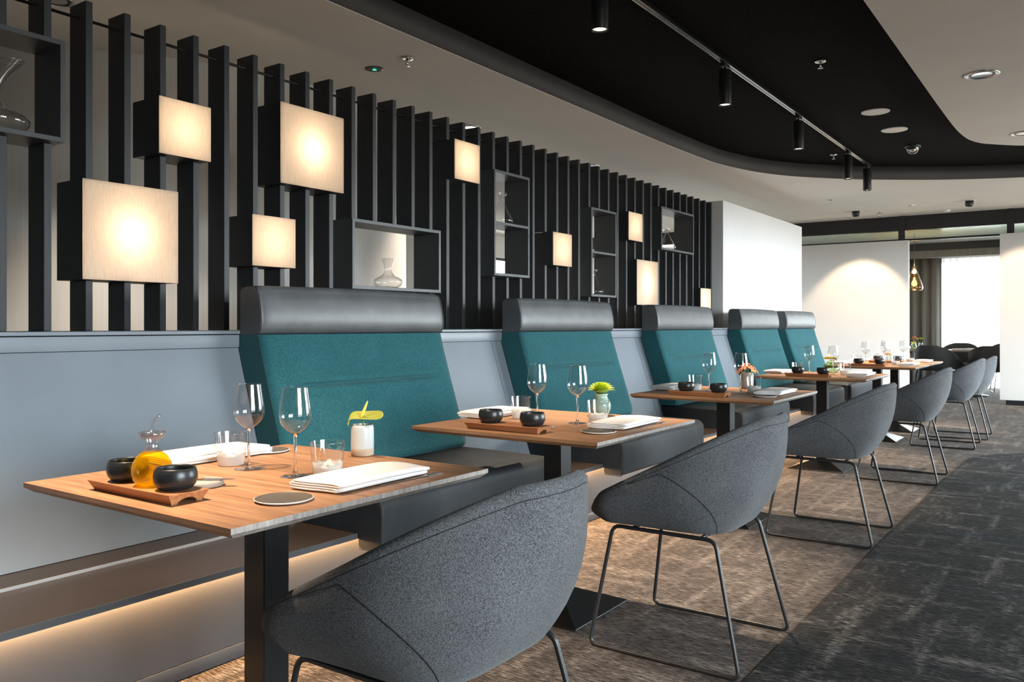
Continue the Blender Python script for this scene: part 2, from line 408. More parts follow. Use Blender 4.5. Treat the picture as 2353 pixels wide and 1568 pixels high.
# right window wall
b = B(); b.box(RX,RX+.2,-3,19,0,.12); b.box(RX,RX+.2,-3,19,2.5,BZ); b.box(RX,RX+.2,-3,-.6,.12,2.5); b.box(RX,RX+.2,2.1,7.0,.12,2.5); b.box(RX,RX+.2,14.0,19,.12,2.5)
struct(b.build('wall_right', m_white))
def window(n, axis, a0, a1, z0, z1, pos, label):
    fr = B()
    def bx(p0, p1, q0, q1):
        if axis == 'x': fr.box(pos+.04, pos+.11, p0, p1, q0, q1)
        else: fr.box(p0, p1, pos+.04, pos+.11, q0, q1)
    bx(a0, a0+.05, z0, z1); bx(a1-.05, a1, z0, z1); bx(a0+.05, a1-.05, z0, z0+.05); bx(a0+.05, a1-.05, z1-.05, z1)
    o = struct(fr.build('window_%d' % n, m_metal), label, 'window')
    pn = B()
    if axis == 'x': pn.box(pos+.07, pos+.078, a0+.05, a1-.05, z0+.05, z1-.05)
    else: pn.box(a0+.05, a1-.05, pos+.07, pos+.078, z0+.05, z1-.05)
    pn.build('pane', m_pane, o)
for i, yw in enumerate([-.6, .3, 1.2]):
    window(i+1, 'x', yw, yw+.9, .12, 2.5, RX, 'tall daylight window of the aisle side glazing')
for i in range(5):
    window(6+i, 'x', 7.0+i*1.4, 7.0+(i+1)*1.4, .12, 2.5, RX, 'tall daylight window of the aisle side glazing beyond the tables')
for i in range(2):
    window(11+i, 'x', 10.6+i*1.45, 10.6+(i+1)*1.45, .4, 2.4, -9.17, 'window of the room behind the slatted screen')
b = B(); b.box(-9,-8.6,18.2,18.5,0,2.66); b.box(-6.2,-2.6,18.2,18.5,0,2.66); b.box(-8.6,-6.2,18.2,18.5,0,.08); b.box(-8.6,-6.2,18.2,18.5,2.42,2.66); b.box(1.0,RX,18.2,18.5,0,2.66); b.box(-2.6,1.0,18.2,18.5,0,.08); b.box(-2.6,1.0,18.2,18.5,2.42,2.66)
struct(b.build('wall_far', m_white))
for i in range(2):
    window(13+i, 'y', -8.6+i*1.2, -8.6+(i+1)*1.2, .08, 2.42, 18.25, 'window in the far corner behind the slatted screen')
for i in range(3):
    window(18+i, 'y', -2.6+i*1.2, -2.6+(i+1)*1.2, .08, 2.42, 18.25, 'bright window behind the sheer curtain')

# curved wall behind the slats
def podf(u, v):
    a = math.radians(-75 + u*140); cx, cyy, r = -6.62, 4.1, 2.14
    return (cx+r*math.cos(a), cyy+r*math.sin(a), v*(CZ-.001))
def podf2(u, v):
    a = math.radians(-75 + u*140); cx, cyy, r = -6.62, 4.1, 2.06
    return (cx+r*math.cos(a), cyy+r*math.sin(a), v*(CZ-.001))
b = B(); nu = 57
vs = [f(i/(nu-1), j) for i in range(nu) for f in (podf, podf2) for j in (0, 1)]
fs = []
for i in range(nu-1):
    a, c = i*4, (i+1)*4
    fs += [(a, c, c+1, a+1), (a+2, a+3, c+3, c+2), (a+1, c+1, c+3, a+3)]
fs += [(0,1,3,2), ((nu-1)*4, (nu-1)*4+2, (nu-1)*4+3, (nu-1)*4+1)]
b.add(vs, fs, True)
struct(b.build('wall_curved', m_pod), 'curved white wallpapered wall behind the slatted screen', 'wall')

# ------------------------------------------------------------------ banquette wall: ledge, leaning panels, shelf, riser
Y0W, Y1W = -2.6, 10.9
XF = lambda z: -3.03 + (1.04-z)*.322          # face of the leaning panels
struct(B().box(-3.60, -3.016, Y0W, Y1W, 1.097, 1.111).build('trim_2', m_grey, bevel=.0015), 'blue grey ledge board under the slatted screen', 'ledge')
struct(B().box(-3.06, -3.022, Y0W, Y1W, 1.040, 1.0935).build('trim_3', m_grey, bevel=.0015), 'blue grey apron board below the ledge', 'ledge')
struct(B().box(-3.60, -3.062, Y0W, Y1W, 0.0, 1.0935).build('wall_banquette', m_greyd), 'core of the low banquette wall', 'wall')
pw = struct(B().box(-3.0618, -3.058, Y0W, Y1W, 0.345, 1.035).build('wall_panelling', m_greyd), 'leaning blue grey back panels of the banquette wall', 'wall panelling')
bounds = [Y0W, 4.10, 6.05, 8.02, 9.50, Y1W]
for i in range(5):
    y0, y1 = bounds[i]+.002, bounds[i+1]-.002
    B().prism([(XF(1.038)-.02,1.038),(XF(1.038),1.038),(XF(.349),.349),(XF(.349)-.02,.349)], 'y', y0, y1).build('panel', m_grey, pw, bevel=.001, bseg=1)
tr4 = struct(B().box(-2.83, -2.662, Y0W, Y1W, .3385, .348).build('trim_4', m_shelf), 'thin brown strip at the foot of the leaning panels', 'trim')
B().box(-2.6618, -2.659, Y0W, Y1W, .3384, .3484).build('strip_edge', m_chalk, tr4)
sh = struct(B().box(-2.95, -2.309, Y0W, Y1W, .3235, .338).build('trim_5', m_shelf), 'brown shelf under the banquette seats', 'shelf')
B().box(-2.3088, -2.304, Y0W, Y1W, .3180, .3385).build('shelf_edge', m_greyd, sh)
struct(B().box(-2.62, -2.385, Y0W, Y1W, .052, .323).build('wall_riser', m_greyd), 'grey riser below the shelf lit by the hidden light strip', 'wall')
struct(B().box(-2.62, -2.382, Y0W, Y1W, .004, .0505).build('baseboard_left', m_greyd, bevel=.001), 'grey baseboard at the carpet', 'baseboard')
led = tag(B().box(-2.372, -2.352, Y0W, Y1W, .3170, .3232).build('led_strip', m_led), 'warm light strip hidden under the banquette shelf', 'light strip')

# banquettes
def arc(cx_, cz_, r, a0, a1, n=6): return [(cx_+r*math.cos(math.radians(a0+(a1-a0)*i/n)), cz_+r*math.sin(math.radians(a0+(a1-a0)*i/n))) for i in range(n+1)]
def make_banquette(label):
    t = thing('banquette_seat', label, 'banquette', (-2.6, 0, .338), 0, 'banquettes along the wall')
    ox, oz = 2.6, -.338
    W = 1.20
    def L(P): return [(x+ox, z+oz) for x, z in P]
    # teal back: grid front with a stitched tuck
    prof = [(-2.700,.497),(-2.712,.56),(-2.730,.61),(-2.752,.68),(-2.785,.78),(-2.812,.86),(-2.838,.945),(-2.862,1.02),(-2.882,1.095)]
    def fx(z):
        for (x0,z0),(x1,z1) in zip(prof, prof[1:]):
            if z <= z1: return x0+(x1-x0)*(z-z0)/(z1-z0)
        return prof[-1][0]
    b = B(); NZ, NY = 110, 30
    rows = []
    for j in range(NZ+1):
        z = .497 + (1.095-.497)*j/NZ
        for i in range(NY+1):
            y = W*i/NY
            e = min(y, W-y)
            xx = fx(z) - .016*max(0, 1-e/.035)**2
            zb = z-.497
            xx -= .02*max(0, 1-zb/.035)**2
            k = min(1, max(0, (e-.13)/.07))
            xx += k*(-.024*math.exp(-((z-.872)/.0055)**2) + .009*(math.exp(-((z-.897)/.020)**2)+math.exp(-((z-.847)/.020)**2)))
            rows.append((xx+ox, y, z+oz))
    fs = [(j*(NY+1)+i, j*(NY+1)+i+1, (j+1)*(NY+1)+i+1, (j+1)*(NY+1)+i) for j in range(NZ) for i in range(NY)]
    b.add(rows, fs, True)
    rear = [(-2.851,.497),(XF(1.035)+.005,1.035),(-3.014,1.06),(-3.014,1.095)]
    def rx(z):
        for (x0,z0),(x1,z1) in zip(rear, rear[1:]):
            if z <= z1: return x0+(x1-x0)*(z-z0)/(z1-z0)
        return rear[-1][0]
    for y in (0, W):
        sv = []
        for j in range(NZ+1):
            z = .497+(1.095-.497)*j/NZ; fxx = rows[j*(NY+1)+(0 if y == 0 else NY)][0]
            sv += [(fxx, y, z+oz), (rx(z)+ox, y, z+oz)]
        b.add(sv, [(2*j, 2*j+2, 2*j+3, 2*j+1) for j in range(NZ)], False)
    rb = [(rx(.497+.598*j/NZ)+ox, y, .497+.598*j/NZ+oz) for j in range(NZ+1) for y in (0, W)]
    b.add(rb, [(2*j, 2*j+1, 2*j+3, 2*j+2) for j in range(NZ)], False)
    b.add([(rows[i][0], rows[i][1], rows[i][2]) for i in range(NY+1)]+[(rx(.497)+ox, W*i/NY, .497+oz) for i in range(NY+1)], [(i, i+1, NY+2+i, NY+1+i) for i in range(NY)], True)
    bk = b.build('backrest', m_teal, t)
    B().tube([(fx(z)-.017+ox, .002, z+oz) for z in [.53+.56*i/20 for i in range(21)]], .0022, 6).build('side_seam', m_seam, bk)
    # leather headrest
    hp = [(-3.014,1.0955),(-2.905,1.0955)] + [(-2.893,1.098),(-2.880,1.107),(-2.872,1.125),(-2.870,1.16),(-2.874,1.20),(-2.882,1.24),(-2.890,1.27)] + arc(-2.925,1.272,.032,5,80,5) + arc(-2.992,1.285,.020,95,170,4) + [(-3.014,1.27)]
    NYh = 20; b = B()
    ys = [0, .006, .014, .03, .06]+[.06+(W-.12)*i/10 for i in range(1,10)]+[W-.06, W-.03, W-.014, W-.006, W]
    ring = []
    for y in ys:
        e = min(y, W-y); q = max(0, 1-e/.03)**2
        dz = -.010*q*1.0; bow = .010*math.sin(PI*y/W)
        for x, z in hp:
            s_ = (z-1.0955)/.20
            ring.append((x+ox-(.008*q if x > -2.95 else 0), y, z+oz+(dz+bow*.6)*max(0, s_)))
    n = len(hp)
    b.add(ring, [(j*n+i, j*n+(i+1) % n, (j+1)*n+(i+1) % n, (j+1)*n+i) for j in range(len(ys)-1) for i in range(n)], True)
    b.add(ring[:n], [tuple(range(n))], False); b.add(ring[-n:], [tuple(range(n))[::-1]], False)
    hd = b.build('headrest', m_leather, t)
    for yy in (.004, W-.004):
        B().tube([(x+ox-.004, yy, z+oz-.003) for x, z in hp[2:14]], .0024, 6).build('piping', m_leather, hd)
    # seat
    sp = [(-2.845,.339),(-2.298,.339),(-2.298,.30)] + arc(-2.285,.298,.013,180,270,3) + arc(-2.192,.300,.016,270,360,4) + [(-2.173,.42)] + arc(-2.225,.442,.050,0,85,7) + [(-2.40,.4945),(-2.62,.496),(-2.845,.4955)]
    ys = [0,.004,.012,.026,.06]+[.06+(W-.12)*i/8 for i in range(1,8)]+[W-.06,W-.026,W-.012,W-.004,W]
    ring = []
    for y in ys:
        e = min(y, W-y); q = max(0, 1-e/.026)**2; mid = math.sin(PI*y/W)
        for x, z in sp:
            top = 1 if z > .45 else 0
            ring.append((x+ox-(.010*q if x > -2.25 else 0), y, z+oz-.012*q*top+.006*mid*top))
    n = len(sp); b = B()
    b.add(ring, [(j*n+i, j*n+(i+1) % n, (j+1)*n+(i+1) % n, (j+1)*n+i) for j in range(len(ys)-1) for i in range(n)], True)
    b.add(ring[:n], [tuple(range(n))], False); b.add(ring[-n:], [tuple(range(n))[::-1]], False)
    st = b.build('seat', m_seatl, t)
    B().tube([(x+ox-.006, .003, z+oz-.004) for x, z in sp[5:19]], .0022, 6).build('seat_seam', m_seam, st)
    return t
ban = make_banquette('teal high back banquette with grey headrest beside the grey panels, first of the row')
ban.location.y = 2.26
for y, lab in ((4.20, 'teal banquette with grey headrest behind the table with grey vase, second of the row'),
               (6.15, 'teal banquette with grey headrest beside the white wall end, third of the row'),
               (8.10, 'teal banquette with grey headrest in front of the white wall, fourth of the row'),
               (9.58, 'teal banquette with grey headrest at the end of the row against the cream panel')):
    dup(ban, (-2.6, y, .338), 0, lab)

# ------------------------------------------------------------------ slatted screen, lamps, shelf boxes
lamps = [ # y0, y1, z0, z1, label
 (2.093,2.351,1.892,2.142,'small square shelf lamp with linen shade high up beside the large upper lamp'),
 (1.757,2.183,1.322,1.731,'large square shelf lamp with linen shade just above the ledge'),
 (2.757,3.183,1.855,2.263,'large square shelf lamp with linen shade near the top of the slats'),
 (2.586,2.849,1.427,1.677,'small square shelf lamp with linen shade above the first banquette headrest'),
 (4.147,4.407,2.078,2.332,'small square linen lamp beside the tall shelf with a decanter on top'),
 (5.330,5.600,1.594,1.846,'small square linen lamp between the two tall double shelves'),
 (6.577,6.845,1.892,2.142,'small square linen lamp above another linen lamp near the wide end shelf'),
 (6.740,7.170,1.322,1.730,'large square linen lamp above the third banquette headrest'),
 (8.211,8.488,1.275,1.527,'small square linen lamp at the white wall end of the slats')]
shelves = [
 (0.925,1.686,1.860,2.264,0,'wide open shelf box with leaning swan neck decanter at the screen top'),
 (3.248,4.006,1.338,1.728,0,'wide open shelf box with squat decanter above the first banquette'),
 (4.573,5.006,1.478,2.205,1,'tall double shelf box with a decanter in its upper bay'),
 (5.911,6.345,1.373,2.103,1,'tall double shelf box with a decanter in its lower bay'),
 (7.247,8.027,1.858,2.267,0,'wide open shelf box with decanter near the white wall')]
scr = thing('slat_screen', 'tall screen of black vertical slats standing on the grey ledge', 'screen', (-3.474, 0, 1.111))
def slat_mesh(segs):
    b = B()
    for z0, z1 in segs: b.box(-.064, .064, 0, .0297, z0-1.111, z1-1.111)
    return b
base_sl = None
YS = [1.799+.16675*k for k in range(-5, 42)]
for y in YS:
    cuts = [(z0-.001, z1+.001) for (a, c, z0, z1, *_r) in lamps+shelves if y+.0297 > a-.0005 and y < c+.0005]
    segs = []; cur_z = 1.1112
    for z0, z1 in sorted(cuts):
        if z0 > cur_z: segs.append((cur_z, z0))
        cur_z = max(cur_z, z1)
    segs.append((cur_z, 2.478))
    for sg in segs:
        if sg == (1.1112, 2.478) and base_sl:
            o = base_sl.copy(); COL.objects.link(o); o.parent = scr; o.location.y = y; continue
        o = slat_mesh([sg]).build('slat', m_slat, scr, bevel=.0015, bseg=1); o.location.y = y
        if sg == (1.1112, 2.478): base_sl = o
B().tube([(0, YS[0]-.05, 2.419-1.111), (0, YS[-1]+.03, 2.419-1.111)], .0065, 10).build('rod', m_steel, scr)

XL0, XL1 = -3.560, -3.350
for (y0, y1, z0, z1, lab) in lamps:
    w, h = y1-y0, z1-z0
    t = thing('shelf_lamp', lab, 'lamp', (XL1, y0, z0), 0, 'linen lamps in the slatted screen')
    d = XL1-XL0; k = .004
    b = B(); b.box(-d, -.0062, 0, k, 0, h); b.box(-d, -.0062, w-k, w, 0, h); b.box(-d, -.0062, k, w-k, 0, k); b.box(-d, -.0062, k, w-k, h-k, h)
    cs = b.build('casing', m_box, t)
    b = B(); q = k+.0015; b.box(-d+.001, -.0065, k, q, k, h-k); b.box(-d+.001, -.0065, w-q, w-k, k, h-k); b.box(-d+.001, -.0065, q, w-q, k, q); b.box(-d+.001, -.0065, q, w-q, h-q, h-k)
    b.build('white_liner', m_whiteplastic, cs)
    B().add([(0,0,0),(0,w,0),(0,w,h),(0,0,h),(-.006,0,0),(-.006,w,0),(-.006,w,h),(-.006,0,h)], [(0,1,2,3),(0,4,5,1),(1,5,6,2),(2,6,7,3),(3,7,4,0)]).build('shade', m_shade, t)
    bl = B(); bl.lathe([(0.001,-.03),(.014,-.026),(.02,-.012),(.021,0),(.016,.014),(.006,.022),(.001,.024)], 16, (-.145, w/2, h/2)); bl.build('bulb', m_bulb, t)
    br = B(); br.box(-d+.002, -d+.012, .0058, w-.0058, h/2-.012, h/2+.012); br.tube([(-d+.008, w/2, h/2), (-.165, w/2, h/2)], .006, 8); br.build('lamp_holder', m_metal, t)
    l = bpy.data.lights.new('shelf_lamp_bulb', 'POINT'); big = h > .3
    l.energy = LAMP_W*(1.55 if big else 0.72); l.color = (1.0, .74, .50); l.shadow_soft_size = .018
    o = bpy.data.objects.new('shelf_lamp_bulb', l); o.location = (-.115, w/2, h/2); o.parent = t; COL.objects.link(o)
for (y0, y1, z0, z1, dbl, lab) in shelves:
    w, h = y1-y0, z1-z0; d = XL1-XL0; k = .019
    t = thing('shelf_box', lab, 'shelf', (XL1, y0, z0), 0, 'open shelf boxes in the slatted screen')
    for nm, a in (('side_panel', (-d,0,0,k,0,h)), ('side_panel', (-d,0,w-k,w,0,h)), ('bottom_board', (-d,0,k,w-k,0,k)), ('top_board', (-d,0,k,w-k,h-k,h))):
        B().box(*a).build(nm, m_shelfbox, t, bevel=.0008, bseg=1)
    if dbl: B().box(-d, 0, k, w-k, h/2-k/2, h/2+k/2).build('middle_board', m_shelfbox, t, bevel=.0008, bseg=1)

# decanters
def decanter(x, y, z, prof, label, off=None, rim=.0):
    t = thing('decanter', label, 'decanter', (x, y, z), 0, 'glass decanters on the shelf boxes')
    B().lathe(prof, 40, off=off).build('glass_body', m_glass, t)
    r, zt = prof[-1]; ox, oy = off[-1] if off else (0, 0)
    B().tube([(ox+r*math.cos(2*PI*i/32), oy+r*math.sin(2*PI*i/32), zt+rim*math.sin(2*PI*i/32)) for i in range(32)], .0017, 6, closed=True).build('rim', m_glass, t)
    B().lathe([(.001,.001),(prof[2][0]*.9,.001),(prof[2][0]*.86,.006),(.001,.012)], 32).build('base', m_glass, t)
    return t
sq = [(.001,.0015),(.045,.0015),(.06,.004),(.08,.016),(.089,.034),(.086,.048),(.070,.060),(.048,.070),(.032,.082),(.0235,.098),(.021,.112),(.0235,.13),(.030,.152),(.038,.176)]
decanter(-3.455, 3.640, 1.3572, sq, 'squat wide clear decanter in the shelf above the first banquette')
tw = [(.001,.0015),(.06,.0015),(.072,.006),(.085,.022),(.083,.034),(.072,.055),(.056,.085),(.040,.115),(.027,.142),(.017,.160),(.013,.168),(.018,.178),(.030,.194),(.034,.206),(.031,.216)]
decanter(-3.455, 4.800, 1.8512, [(r, z*1.05) for r, z in tw], 'cone shaped clear decanter in the upper bay of the tall shelf', [(0,0)]*11+[(0,.004),(0,.010),(0,.016),(0,.02)])
decanter(-3.455, 6.135, 1.3922, tw, 'cone shaped clear decanter in the lower bay of the tall shelf', [(0,0)]*11+[(0,-.003),(0,-.006),(0,-.008),(0,-.01)])
decanter(-3.455, 7.60, 1.8772, [(r*1.05, z) for r, z in tw], 'cone shaped clear decanter in the wide shelf near the white wall', [(0,0)]*11+[(0,-.003),(0,-.008),(0,-.012),(0,-.016)])
sw = [(.001,.0015),(.05,.0015),(.085,.008),(.105,.030),(.108,.048),(.096,.066),(.070,.080),(.048,.096),(.034,.120),(.030,.145),(.030,.170),(.033,.20),(.037,.23),(.043,.262),(.047,.285)]
decanter(-3.455, 1.475, 1.8792, sw, 'leaning swan neck clear decanter in the topmost wide shelf', [(0,0.01)]*5+[(0,.004),(0,-.004),(0,-.012),(0,-.018),(0,-.018),(0,-.012),(0,.0),(0,.018),(0,.04),(0,.056)])

# white partial wall at the end of the slats, cream panels, beam
struct(B().box(-3.60, -3.283, 8.665, 11.62, 1.1112, 2.49).build('wall_white_end', m_white), 'white wall block standing at the end of the slatted screen', 'wall')
struct(B().box(-3.60, -3.283, 10.905, 11.62, 0, 1.111).build('wall_white_foot', m_white), 'foot of the white wall block', 'wall')
struct(B().box(-5.2, -2.325, 13.88, 14.0, .07, 2.445).build('wall_panel_cream', m_panel, bevel=.002), 'cream divider panel behind the last table, lit by a warm spot', 'wall')
struct(B().box(-5.0, -2.6, 13.91, 13.97, 0, .0699).build('trim_6', m_steel))
struct(B().box(-1.107, 2.6, 13.82, 13.94, .068, 2.46).build('wall_panel_aisle', m_panel, bevel=.002), 'cream divider panel past the aisle end with dark foot', 'wall')
struct(B().box(-1.03, 2.4, 13.79, 13.9, 0, .0679).build('trim_7', m_steel))
bm_ = thing('divider_beam', 'black ceiling beam with posts above the cream divider panels', 'beam', (0, 13.9, 2.6))
bm_['kind'] = 'structure'
b = B().box(-9, RX, .0, .10, .0, .2195); b.build('beam', m_beam, bm_)
for x in (-5.3, -2.416, -.978, 1.4): B().box(x-.046, x+.046, -.03, -.0005, -.14, .2195).build('post', m_beam, bm_)
for x0, x1 in ((-5.25,-2.466),(-2.366,-1.028),(-.928,1.35)):
    B().box(x0, x1, .045, .052, -.13, -.001).build('pane', m_transom, bm_)
B().box(-9, RX, .03, .07, -.16, -.1315).build('lower_rail', m_beam, bm_)

# ------------------------------------------------------------------ far room
struct(B().box(-9, RX, 17.0, 17.5, 2.53, 2.659).build('trim_8', m_beam), 'dark curtain pelmet of the far room', 'pelmet')
struct(B().box(-9, RX, 17.02, 17.48, 2.40, 2.5295).build('trim_9', m_drape), 'brown grey lower band of the curtain pelmet', 'pelmet')
def curtain(x0, x1, y, z0, z1, amp, pitch, ph=0):
    b = B(); n = int((x1-x0)/pitch*10)+1
    vs = []
    for i in range(n):
        x = x0+(x1-x0)*i/(n-1); yy = y+amp*math.sin(2*PI*x/pitch+ph)+amp*.4*math.sin(2*PI*x/pitch*.37+1)
        vs += [(x, yy, z0), (x, yy, z1)]
    b.add(vs, [(2*i, 2*i+2, 2*i+3, 2*i+1) for i in range(n-1)], True); return b
o = curtain(-3.6, -2.33, 17.28, .02, 2.40, .045, .17).build('curtain', m_drape, thick=.006); tag(o, 'olive grey heavy curtain hanging beside the bright sheer curtain', 'curtain')
o = curtain(-2.36, 1.2, 17.42, .02, 2.40, .022, .11).build('sheer_curtain', m_sheer); tag(o, 'white sheer curtain glowing with daylight across the far window', 'curtain')

# ------------------------------------------------------------------ tables
A = .415
def make_table(label):
    t = thing('dining_table', label, 'table', (0,0,0), 0, 'square wooden tables along the banquettes')
    n = 7; ws = [.112,.124,.117,.121,.113,.125,.118]; s = 2*A/sum(ws); y = -A
    for i in range(n):
        y0, y1 = y, y+ws[i]*s; y = y1
        a0 = y0 + (.0003 if i else 0); a1 = y1 - (.0003 if i < n-1 else 0)
        i0 = .016 if i == 0 else 0; i1 = .016 if i == n-1 else 0
        z0, z1, z2 = .7165, .7285, .74
        vs = [(-A,a0,z2),(A,a0,z2),(A,a1,z2),(-A,a1,z2),(-A,a0,z1),(A,a0,z1),(A,a1,z1),(-A,a1,z1),(-A+.016,a0+i0,z0),(A-.016,a0+i0,z0),(A-.016,a1-i1,z0),(-A+.016,a1-i1,z0)]
        fs = [(0,1,2,3),(0,4,5,1),(1,5,6,2),(2,6,7,3),(3,7,4,0),(4,8,9,5),(5,9,10,6),(6,10,11,7),(7,11,8,4),(11,10,9,8)]
        o = B().add(vs, fs).build('plank', m_wood, t)
        o.data.materials.append(m_woodend)
        for f in o.data.polygons:
            if abs(f.normal.x) > .6: f.material_index = 1
    B().box(-.0405,.0405,-.0405,.0405,.05,.7160).build('pillar', m_steel, t, bevel=.002, bseg=1)
    h = .21; b = B()
    b.add([(-h,-h,0),(h,-h,0),(h,h,0),(-h,h,0),(-h,-h,.007),(h,-h,.007),(h,h,.007),(-h,h,.007),(-.042,-.042,.075),(.042,-.042,.075),(.042,.042,.075),(-.042,.042,.075)],
          [(3,2,1,0),(0,1,5,4),(1,2,6,5),(2,3,7,6),(3,0,4,7),(4,5,9,8),(5,6,10,9),(6,7,11,10),(7,4,8,11),(8,9,10,11)])
    b.build('base', m_steel, t, bevel=.0015, bseg=1)
    return t
TX = -1.777
TY = [1.415, 2.858, 4.733, 6.872, 8.93, 9.82]
tl = ['walnut table with oil bottle and anthurium vase, first of the row',
      'walnut table with lime chrysanthemum in a green vase, second of the row',
      'walnut table with orange flowers in a grey vase, third of the row',
      'walnut table with yellow flower in a round glass vase, fourth of the row',
      'walnut table with low peach flower, fifth of the row',
      'walnut table at the end of the row, touching the fifth']
tab = make_table(tl[0]); tab.location = (TX, TY[0], 0)
for y, lab in zip(TY[1:], tl[1:]): dup(tab, (TX, y, 0), 0, lab)
TW = ['the anthurium table', 'the chrysanthemum table', 'the third table with grey vase', 'the fourth table with round vase', 'the fifth table with peach flower', 'the sixth and last table']

# ------------------------------------------------------------------ chairs
def chair_funcs():
    def sgnpow(v, p): return math.copysign(abs(v)**p, v)
    def rim(phi, g=0.0):
        c, s = math.cos(phi), math.sin(phi)
        x = (.310*c if c > 0 else -.315*abs(c)**.32); x += .022
        y = .310*sgnpow(s, .92 if c > 0 else .50)
        y *= 1 - .03*max(0, (.12-x)/.42)**1.4
        u = min(1, max(0, (x+.27)/.585))
        z = .520 + .297*u - .034*(max(0, (-.205-x)/.085))**2
        return Vector((x, y, z))
    def bot(phi):
        c, s = math.cos(phi), math.sin(phi)
        return Vector((-.035+(.232*c**.5 if c > 0 else -.236*abs(c)**.36), (.228 if c > 0 else .228+.022*min(1, -c*3))*sgnpow(s, .46), .440))
    def S(phi, t):
        a, b_ = bot(phi), rim(phi); p = a.lerp(b_, t)
        h = b_.z-a.z; out = Vector((math.cos(phi), math.sin(phi), 0))
        k = .024+.035*max(0, h-.1)
        p += out*k*math.sin(PI*min(1, t*1.02))**.9
        p.z -= .020*math.sin(PI*t)*min(1, max(0, (h-.1)/.1))
        return p
    return rim, bot, S
rimf, botf, SF = chair_funcs()
def make_chair(label, mat=m_chair, name='tub_chair', cat='chair', group='upholstered tub chairs facing the banquettes'):
    t = thing(name, label, cat, (0,0,0), 0, group)
    NP = 72; b = B(); prof = []
    T = [0,.06,.14,.25,.38,.52,.66,.79,.9,.97,1.0]
    rings = []
    for i in range(NP):
        phi = 2*PI*i/NP; R_ = rimf(phi); out = Vector((math.cos(phi), math.sin(phi), 0))
        col = [Vector((-.045, 0, .440)), Vector((-.045,0,.440)).lerp(botf(phi), .6)]
        col += [SF(phi, q) for q in T]
        h = R_.z-.437; th = .036
        r1 = R_+Vector((0,0,.010))-out*.008; r2 = R_+Vector((0,0,.012))-out*.020; r3 = R_-out*th+Vector((0,0,.004))
        seatz = .486
        d = max(0.004, R_.z-seatz)
        r4 = R_-out*(th+.012)+Vector((0,0,-.35*d)); r5 = SF(phi, .45); r5 = Vector((r5.x, r5.y, 0))-out*.062
        low = Vector((rimf(phi).x*.72-.03+.0, rimf(phi).y*.76, seatz+.004)) if d > .03 else R_-out*.09
        low.z = min(low.z, seatz+.004)
        m1 = r4.lerp(low, .5)-Vector((0,0,.05*d))
        col += [r1, r2, r3, r4, m1, low, Vector((-.02,0,seatz)).lerp(low, .5)+Vector((0,0,.006)), Vector((-.02, 0, seatz+.010))]
        rings.append(col)
    m = len(rings[0])
    vs = [p for c in rings for p in c]
    b.add(vs, [(i*m+j, ((i+1) % NP)*m+j, ((i+1) % NP)*m+j+1, i*m+j+1) for i in range(NP) for j in range(m-1)], True)
    sh = b.build('shell', mat, t)
    # stitched seams
    for sgn in (1, -1):
        pts = []
        for i in range(25):
            q = i/24; phi = (1.62-.90*q**0.9)*sgn; tt = .95-.93*q
            p = SF(phi, tt); out = Vector((math.cos(phi), math.sin(phi), 0)); pts.append(p+out*.0002)
        B().tube(pts, .0010, 6).build('seam', m_seam, sh)
    pts = []
    for i in range(61):
        phi = -2.55+5.1*i/60; p = SF(phi, .968); out = Vector((math.cos(phi), math.sin(phi), 0)); pts.append(p+out*.0001)
    B().tube(pts, .0011, 6).build('rim_seam', m_seam, sh)
    B().lathe([(.001,.432),(.16,.432),(.172,.437),(.172,.4435),(.001,.4435)], 40, (-.03,0,0)).build('seat_plate', m_metal, t)
    # sled frame
    def rounded(P, r=.03, n=5):
        out = []; k = len(P)
        for i in range(k):
            a, p, c = Vector(P[i-1]), Vector(P[i]), Vector(P[(i+1) % k])
            d1 = (a-p).normalized()*r; d2 = (c-p).normalized()*r
            for j in range(n+1):
                s_ = j/n; out.append((p+d1).lerp(p, s_).lerp(p.lerp(p+d2, s_), s_))
        return out
    fl = thing2 = None
    for sgn in (-1, 1):
        P = [(-.272, .262*sgn, .0072), (.272, .262*sgn, .0072), (.172, .212*sgn, .4245), (-.205, .212*sgn, .4245)]
        B().tube(rounded(P), .007, 10, closed=True).build('sled_leg', m_metal, t)
    for x in (-.13, .12): B().tube([(x, -.206, .4245), (x, .206, .4245)], .006, 8).build('cross_bar', m_metal, t)
    return t
CX = -1.192
cl = ['charcoal tub chair at the anthurium table, first of the row', 'charcoal tub chair at the chrysanthemum table, second of the row',
      'charcoal tub chair at the third table, third of the row', 'charcoal tub chair at the fourth table, fourth of the row',
      'charcoal tub chair at the fifth table, fifth of the row', 'charcoal tub chair at the sixth table, last of the row']
ch = make_chair(cl[0]); ch.location = (CX+.002, 1.408, 0)
for x, y, lab, rz in ((CX,2.832,cl[1],0.0),(CX+.008,4.735,cl[2],0.0),(CX+.02,6.775,cl[3],.01),(CX+.035,8.86,cl[4],.02),(CX+.065,9.65,cl[5],.03)):
    dup(ch, (x, y, .0032 if False else 0), rz, lab)

